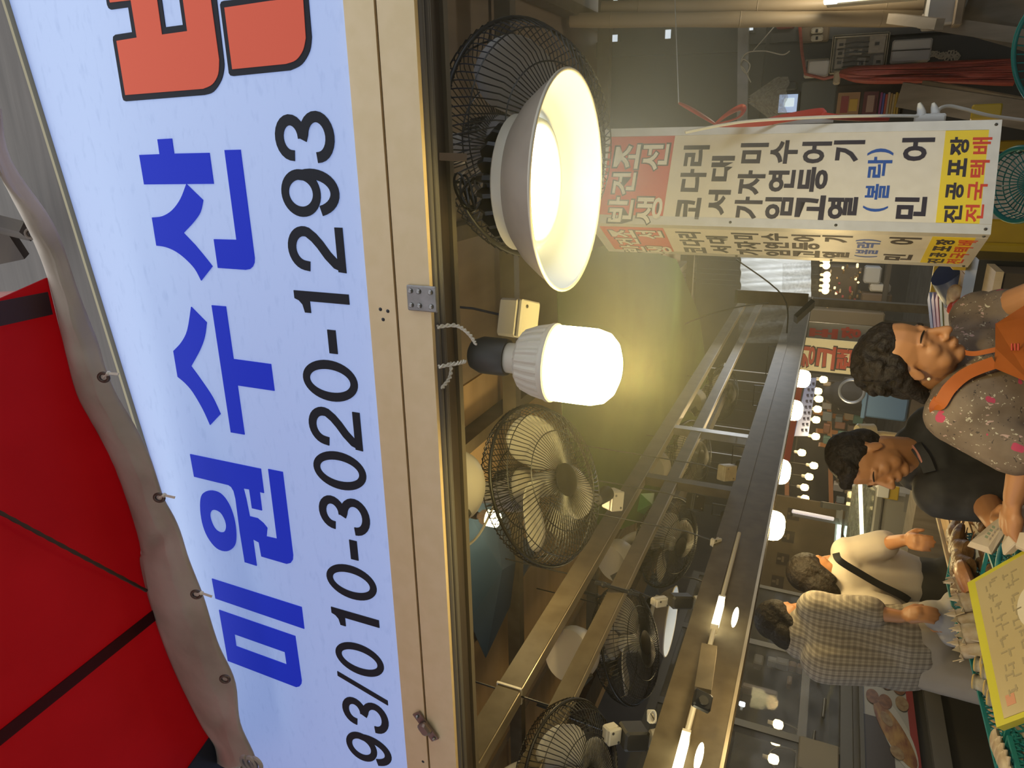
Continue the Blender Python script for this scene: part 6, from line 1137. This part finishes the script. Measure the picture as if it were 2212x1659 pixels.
# --- paper packets in the hands
m_pap = mat('packet_paper', (.50, .40, .28), .6, col2=(.56, .45, .32), scale=9, bump=.3)
def packet(label, P, t, nm='paper_packet'):
    pk = thing(nm, label, 'packet', P[0], 'paper packets in the hands'); c = sum(V(q) for q in P)/len(P); n = unit(np.cross(V(P[1])-V(P[0]), V(P[2])-V(P[0]))); n = n if n.dot(EYE-c) > 0 else -n
    k = len(P); vs = [V(q)+n*.002 for q in P]+[V(q)-n*.002 for q in P]; mid = [c+(V(q)-c)*.78+n*t*(.9+.25*(i % 2)) for i, q in enumerate(P)]; midb = [c+(V(q)-c)*.78-n*t for q in P]; vs += mid+midb+[c+n*t*1.1, c-n*t]; fs = []
    for i in range(k):
        j = (i+1) % k; fs += [(i, j, k+j, k+i), (i, j, 2*k+j, 2*k+i), (k+i, k+j, 3*k+j, 3*k+i), (2*k+i, 2*k+j, 4*k), (3*k+i, 3*k+j, 4*k+1)]
    mb = MB(); mb.add(vs, fs); o = mb.obj('packet', m_pap, pk); return pk, c+n*t*1.15, n
pk, c, n = packet('cream paper packet with faint green print in the man hand', [at(2090, 1180, 1.92), at(2142, 1198, 1.86), at(2172, 1150, 1.86), at(2178, 1112, 1.92), at(2150, 1128, 1.95)], .016)
for i in range(4): MB().bar(at(2128+i*5, 1158-i*7, 1.868), at(2134+i*5, 1161-i*7, 1.866), .006, .002, n).obj('print_mark', mat('packet_print', (.28, .32, .2), .6), pk)
pk, c, n = packet('second cream paper packet held by the vendor, nearer the frame edge', [at(2168, 1198, 1.80), at(2192, 1175, 1.76), at(2225, 1140, 1.76), at(2228, 1090, 1.82), at(2192, 1122, 1.84)], .016)
for i in range(3): MB().bar(at(2182+i*4, 1150-i*7, 1.775), at(2188+i*4, 1152-i*7, 1.773), .006, .002, n).obj('print_mark', MATS['packet_print'], pk)
pk, c, n = packet('white paper packet peeping at the frame edge under the second one', [at(2196, 1185, 1.74), at(2230, 1200, 1.70), at(2250, 1150, 1.70), at(2210, 1150, 1.75)], .014)
MB().bbox(tz(2112, 1198, 1.04), frame_from((.1, -.6, .7)), (.07, .05, .008), .003).obj('white_tag', m_white); solo(bpy.data.objects['white_tag'], 'small white paper tag on the fish below the first packet', 'tag')
# ------------------------------------------------------------------ refrigerated display cabinet and poster across the aisle
FX = -3.05; FPn = V((1, 0, 0)); YF = (V((0, 1, 0)), V((0, 0, 1)), V((1, 0, 0)))
cab = thing('display_fridge', 'tall dark glass display fridge with lit shelves across the aisle', 'fridge', (FX, 3.6, 1.2)); m_frm = mat('fridge_steel', (.075, .068, .052), .4, .3); m_in = mat('fridge_inside', (.07, .065, .05), .5)
y0, y1, zt_ = 2.6, 4.7, 2.25; zb_ = 1.2
MB().box((FX-.7, y0, zb_), (FX-.66, y1, zt_)).obj('back', m_in, cab); MB().box((FX-.7, y0, zt_-.05), (FX, y1, zt_)).obj('top', m_frm, cab); MB().box((FX-.7, y0, zb_), (FX, y1, zb_+.04)).obj('plinth', m_frm, cab)
for y in (y0, y1-.04): MB().box((FX-.7, y, zb_), (FX, y+.04, zt_-.05)).obj('side', m_frm, cab)
for y in (3.30, 4.02): MB().box((FX-.05, y, zb_), (FX, y+.05, zt_-.05)).obj('mullion', m_frm, cab)
for z in (1.42, 1.80): MB().box((FX-.64, y0+.04, z), (FX-.06, y1-.04, z+.015)).obj('shelf', m_frm, cab); MB().box((FX-.06, y0+.04, z-.01), (FX-.045, y1-.04, z+.035)).obj('shelf_edge', m_frm, cab)
MB().box((FX-.012, y0+.04, 1.25), (FX-.004, y1-.04, zt_-.05)).obj('glass', m_glass, cab); MB().box((FX-.03, y0, 1.19), (FX+.03, y1, 1.25)).obj('rail', m_frm, cab)
for px0, py0, px1, py1 in ((1782, 1510, 1778, 1550), (1760, 1580, 1757, 1605), (1772, 1441, 1769, 1468)): MB().tube([onX(px0, py0, FX+.02), onX(px1, py1, FX+.02)], .008, 8).obj('handle', m_screw, cab, smooth=True)
for i, (px, py) in enumerate(((1681, 1565), (1676, 1600), (1671, 1640))):
    q = onX(px, py, FX-.3); L = thing('bulb_reflection', ('furthest', 'middle', 'nearest')[i]+' small warm bulb reflection, built inside the dark display fridge', 'bulb', q, 'bulb reflections in the display fridge'); MB().lathe([(.003, -.03), (.022, -.024), (.028, -.004), (.026, .02), (.012, .03)], q, n=14).obj('globe', glow('reflection_glow', (1, .8, .42), 3), L, smooth='all'); MB().lathe([(.012, .03), (.012, .06)], q, n=10).obj('socket', m_cream, L)  # glowing bulbs stand in for bulb reflections in the fridge glass
for i, (px, py) in enumerate(((1603, 1521), (1735, 1650))): q = onX(px, py, FX-.2); L = thing('indicator_light', ('cool white spot light high in the display fridge', 'tiny white spot light low in the display fridge')[i], 'lamp', q); MB().bbox(q, YF, (.03, .035, .02), .005).obj('lens', glow('cool_spot', (.85, .95, 1), 3.5), L); MB().bbox(q-V((.02, 0, 0)), YF, (.09, .02, .02), .003).obj('bracket', m_frm, L)
for i, (px, py, sx, sz, c1) in enumerate(((1638, 1430, .10, .06, (.2, .19, .17)), (1668, 1430, .05, .06, (.3, .3, .28)), (1690, 1432, .09, .08, (.27, .26, .24)), (1712, 1440, .05, .05, (.25, .17, .10)), (1730, 1445, .05, .05, (.25, .17, .10)), (1640, 1495, .05, .22, (.24, .2, .17)), (1705, 1475, .08, .03, (.26, .18, .10)))):
    q = onX(px, py, FX-.35); solo(MB().bbox(q, YF, (sx, sz, .06), .008).obj('shelf_packet', mat(f'pk{i}', c1, .5)), ('long grey packet on the top fridge shelf', 'white tub on the top fridge shelf', 'pale square box on the top fridge shelf', 'first brown packet on the top fridge shelf', 'second brown packet on the top fridge shelf', 'tall pale strip packet standing in the dark fridge', 'flat brown packet under the top fridge shelf')[i], 'packet', 'packets in the display fridge')
for i, (px, py) in enumerate(((1697, 1590), (1700, 1645))): q = onX(px, py, FX-.4); o = MB().ring(q, YF, .10, .006, 30, 6).obj('wire_hoop', m_frm, None, smooth=True); solo(o, ('thin wire hoop basket edge in the fridge by the bulbs', 'nearer wire hoop basket edge in the fridge')[i], 'hoop')
solo(MB().bbox(onX(1767, 1640, FX+.05), YF, (.22, .19, .04), .006).obj('grey_carton', mat('carton_grey', (.20, .18, .15), .7)), 'plain grey carton standing against the display fridge door', 'carton')
cabl = thing('poster_cabinet', 'low steel cabinet in the aisle carrying a food poster', 'cabinet', (FX, 3.3, 0)); MB().box((FX-.7, 2.5, 0), (FX+.06, 4.7, 1.19)).obj('body', mat('cab_dark', (.055, .05, .042), .5), cabl)
pa, pb, pc_, pd = onX(1862, 1645, -2.93), onX(1866, 1446, -2.93), onX(1985, 1440, -2.93), onX(1990, 1655, -2.93)
yy0, yy1, zz0, zz1 = (pa[1]+pd[1])/2-.10, (pb[1]+pc_[1])/2+.05, (pc_[2]+pd[2])/2+.03, (pa[2]+pb[2])/2
fp_ = thing('food_poster', 'food poster of a big roasted fish and small dishes with a red border', 'poster', (-2.93, yy0, zz0)); PP = Plane((-2.93, yy0, zz0), (0, 1, 0), (0, 0, 1)); PW, PH = yy1-yy0, zz1-zz0
mb = MB(); PP.rect(mb, 0, PW, 0, PH, -.03, .03); mb.obj('sheet', mat('poster_white', (.34, .34, .33), .4), fp_); mb = MB(); PP.rect(mb, 0, PW, -.005, PH*.12, 0, .002); mb.obj('red_band', mat('poster_red', (.26, .03, .03), .4), fp_)
def ell(cx, cy, rx, ry, m, z, rot=0, nm='dish'):
    ca, sa = math.cos(rot), math.sin(rot); pts = [((cx*PW+rx*PW*math.cos(t)*ca-ry*PH*math.sin(t)*sa), (cy*PH+rx*PW*math.cos(t)*sa+ry*PH*math.sin(t)*ca)) for t in np.linspace(0, 2*math.pi, 29)[:-1]]; mb = MB(); PP.shape(mb, [pts], z, .001); mb.obj(nm, m, fp_)
md1 = mat('dish_brown', (.12, .05, .025), .4, col2=(.2, .09, .04), scale=40); md2 = mat('dish_red', (.25, .04, .03), .4, col2=(.15, .04, .02), scale=40); md3 = mat('dish_tan', (.30, .22, .12), .4, col2=(.2, .12, .06), scale=40); md4 = mat('roast', (.36, .22, .08), .35, col2=(.16, .055, .03), scale=30, stretch=(1, .3, 1))
mb = MB(); PP.rect(mb, .0, PW*.45, PH*.45, PH, .001, .001); mb.obj('dark_pan', mat('poster_dark', (.04, .03, .026), .4), fp_)
ell(.36, .38, .28, .26, mat('plate', (.42, .42, .40), .4), .002, .25); ell(.35, .42, .25, .22, md4, .004, .35, 'roast_fish'); ell(.45, .55, .06, .10, md3, .005, .3); ell(.20, .40, .05, .12, md3, .0055, .3)
for i, (cx, cy, m) in enumerate(((.92, .85, md2), (.92, .5, md1), (.93, .2, md2), (.78, .84, md1), (.78, .5, md1), (.76, .25, md1), (.62, .80, md1), (.62, .22, md3), (.60, .55, md1))): ell(cx, cy, .065, .13, m, .003+.0002*i)
ell(.045, .06, .025, .05, mat('poster_stamp', (.45, .42, .4), .4), .003, nm='stamp'); ell(.045, .06, .012, .03, m_frm, .005, nm='stamp')
MB().box((-2.945, yy0-.02, zz1), (-2.91, 4.3, zz1+.02)).obj('frame_rail', m_frm, cabl); MB().box((-2.95, yy0-.3, zz0-.14), (-2.915, 4.3, zz0-.06)).obj('lower_band', mat('band_grey', (.13, .12, .105), .5), cabl)
# ------------------------------------------------------------------ thin market haze, and a scattering volume added for lens glare round the lamps
def haze(name, build, density, g, fall=None):
    hz = build.obj(name, None, kind='stuff'); m = bpy.data.materials.new(name); m.use_nodes = True; N = m.node_tree.nodes; L = m.node_tree.links; N.remove(N['Principled BSDF']); vs_ = N.new('ShaderNodeVolumeScatter')
    vs_.inputs['Color'].default_value = (1, .94, .72, 1); vs_.inputs['Density'].default_value = density; vs_.inputs['Anisotropy'].default_value = g
    if fall:
        c, r = fall; tc = N.new('ShaderNodeTexCoord'); mp = N.new('ShaderNodeMapping'); mp.vector_type = 'TEXTURE'; mp.inputs['Location'].default_value = c; mp.inputs['Scale'].default_value = r
        gr = N.new('ShaderNodeTexGradient'); gr.gradient_type = 'QUADRATIC_SPHERE'; mu = N.new('ShaderNodeMath'); mu.operation = 'MULTIPLY'; mu.inputs[1].default_value = density
        L.new(tc.outputs['Object'], mp.inputs[0]); L.new(mp.outputs[0], gr.inputs[0]); L.new(gr.outputs['Fac'], mu.inputs[0]); L.new(mu.outputs[0], vs_.inputs['Density'])
    L.new(vs_.outputs[0], N['Material Output'].inputs['Volume']); hz.data.materials.append(m); return hz
haze('haze', MB().box((-8.9, 1.345, .02), (2.38, 16.9, 2.69)), .009, .3)
hc, hr_ = (-.2, 1.68, 2.08), (1.35, .85, .62)
haze('glare_veil', MB().ball(hc, hr_, 24, 16), .55, .05, (hc, hr_))
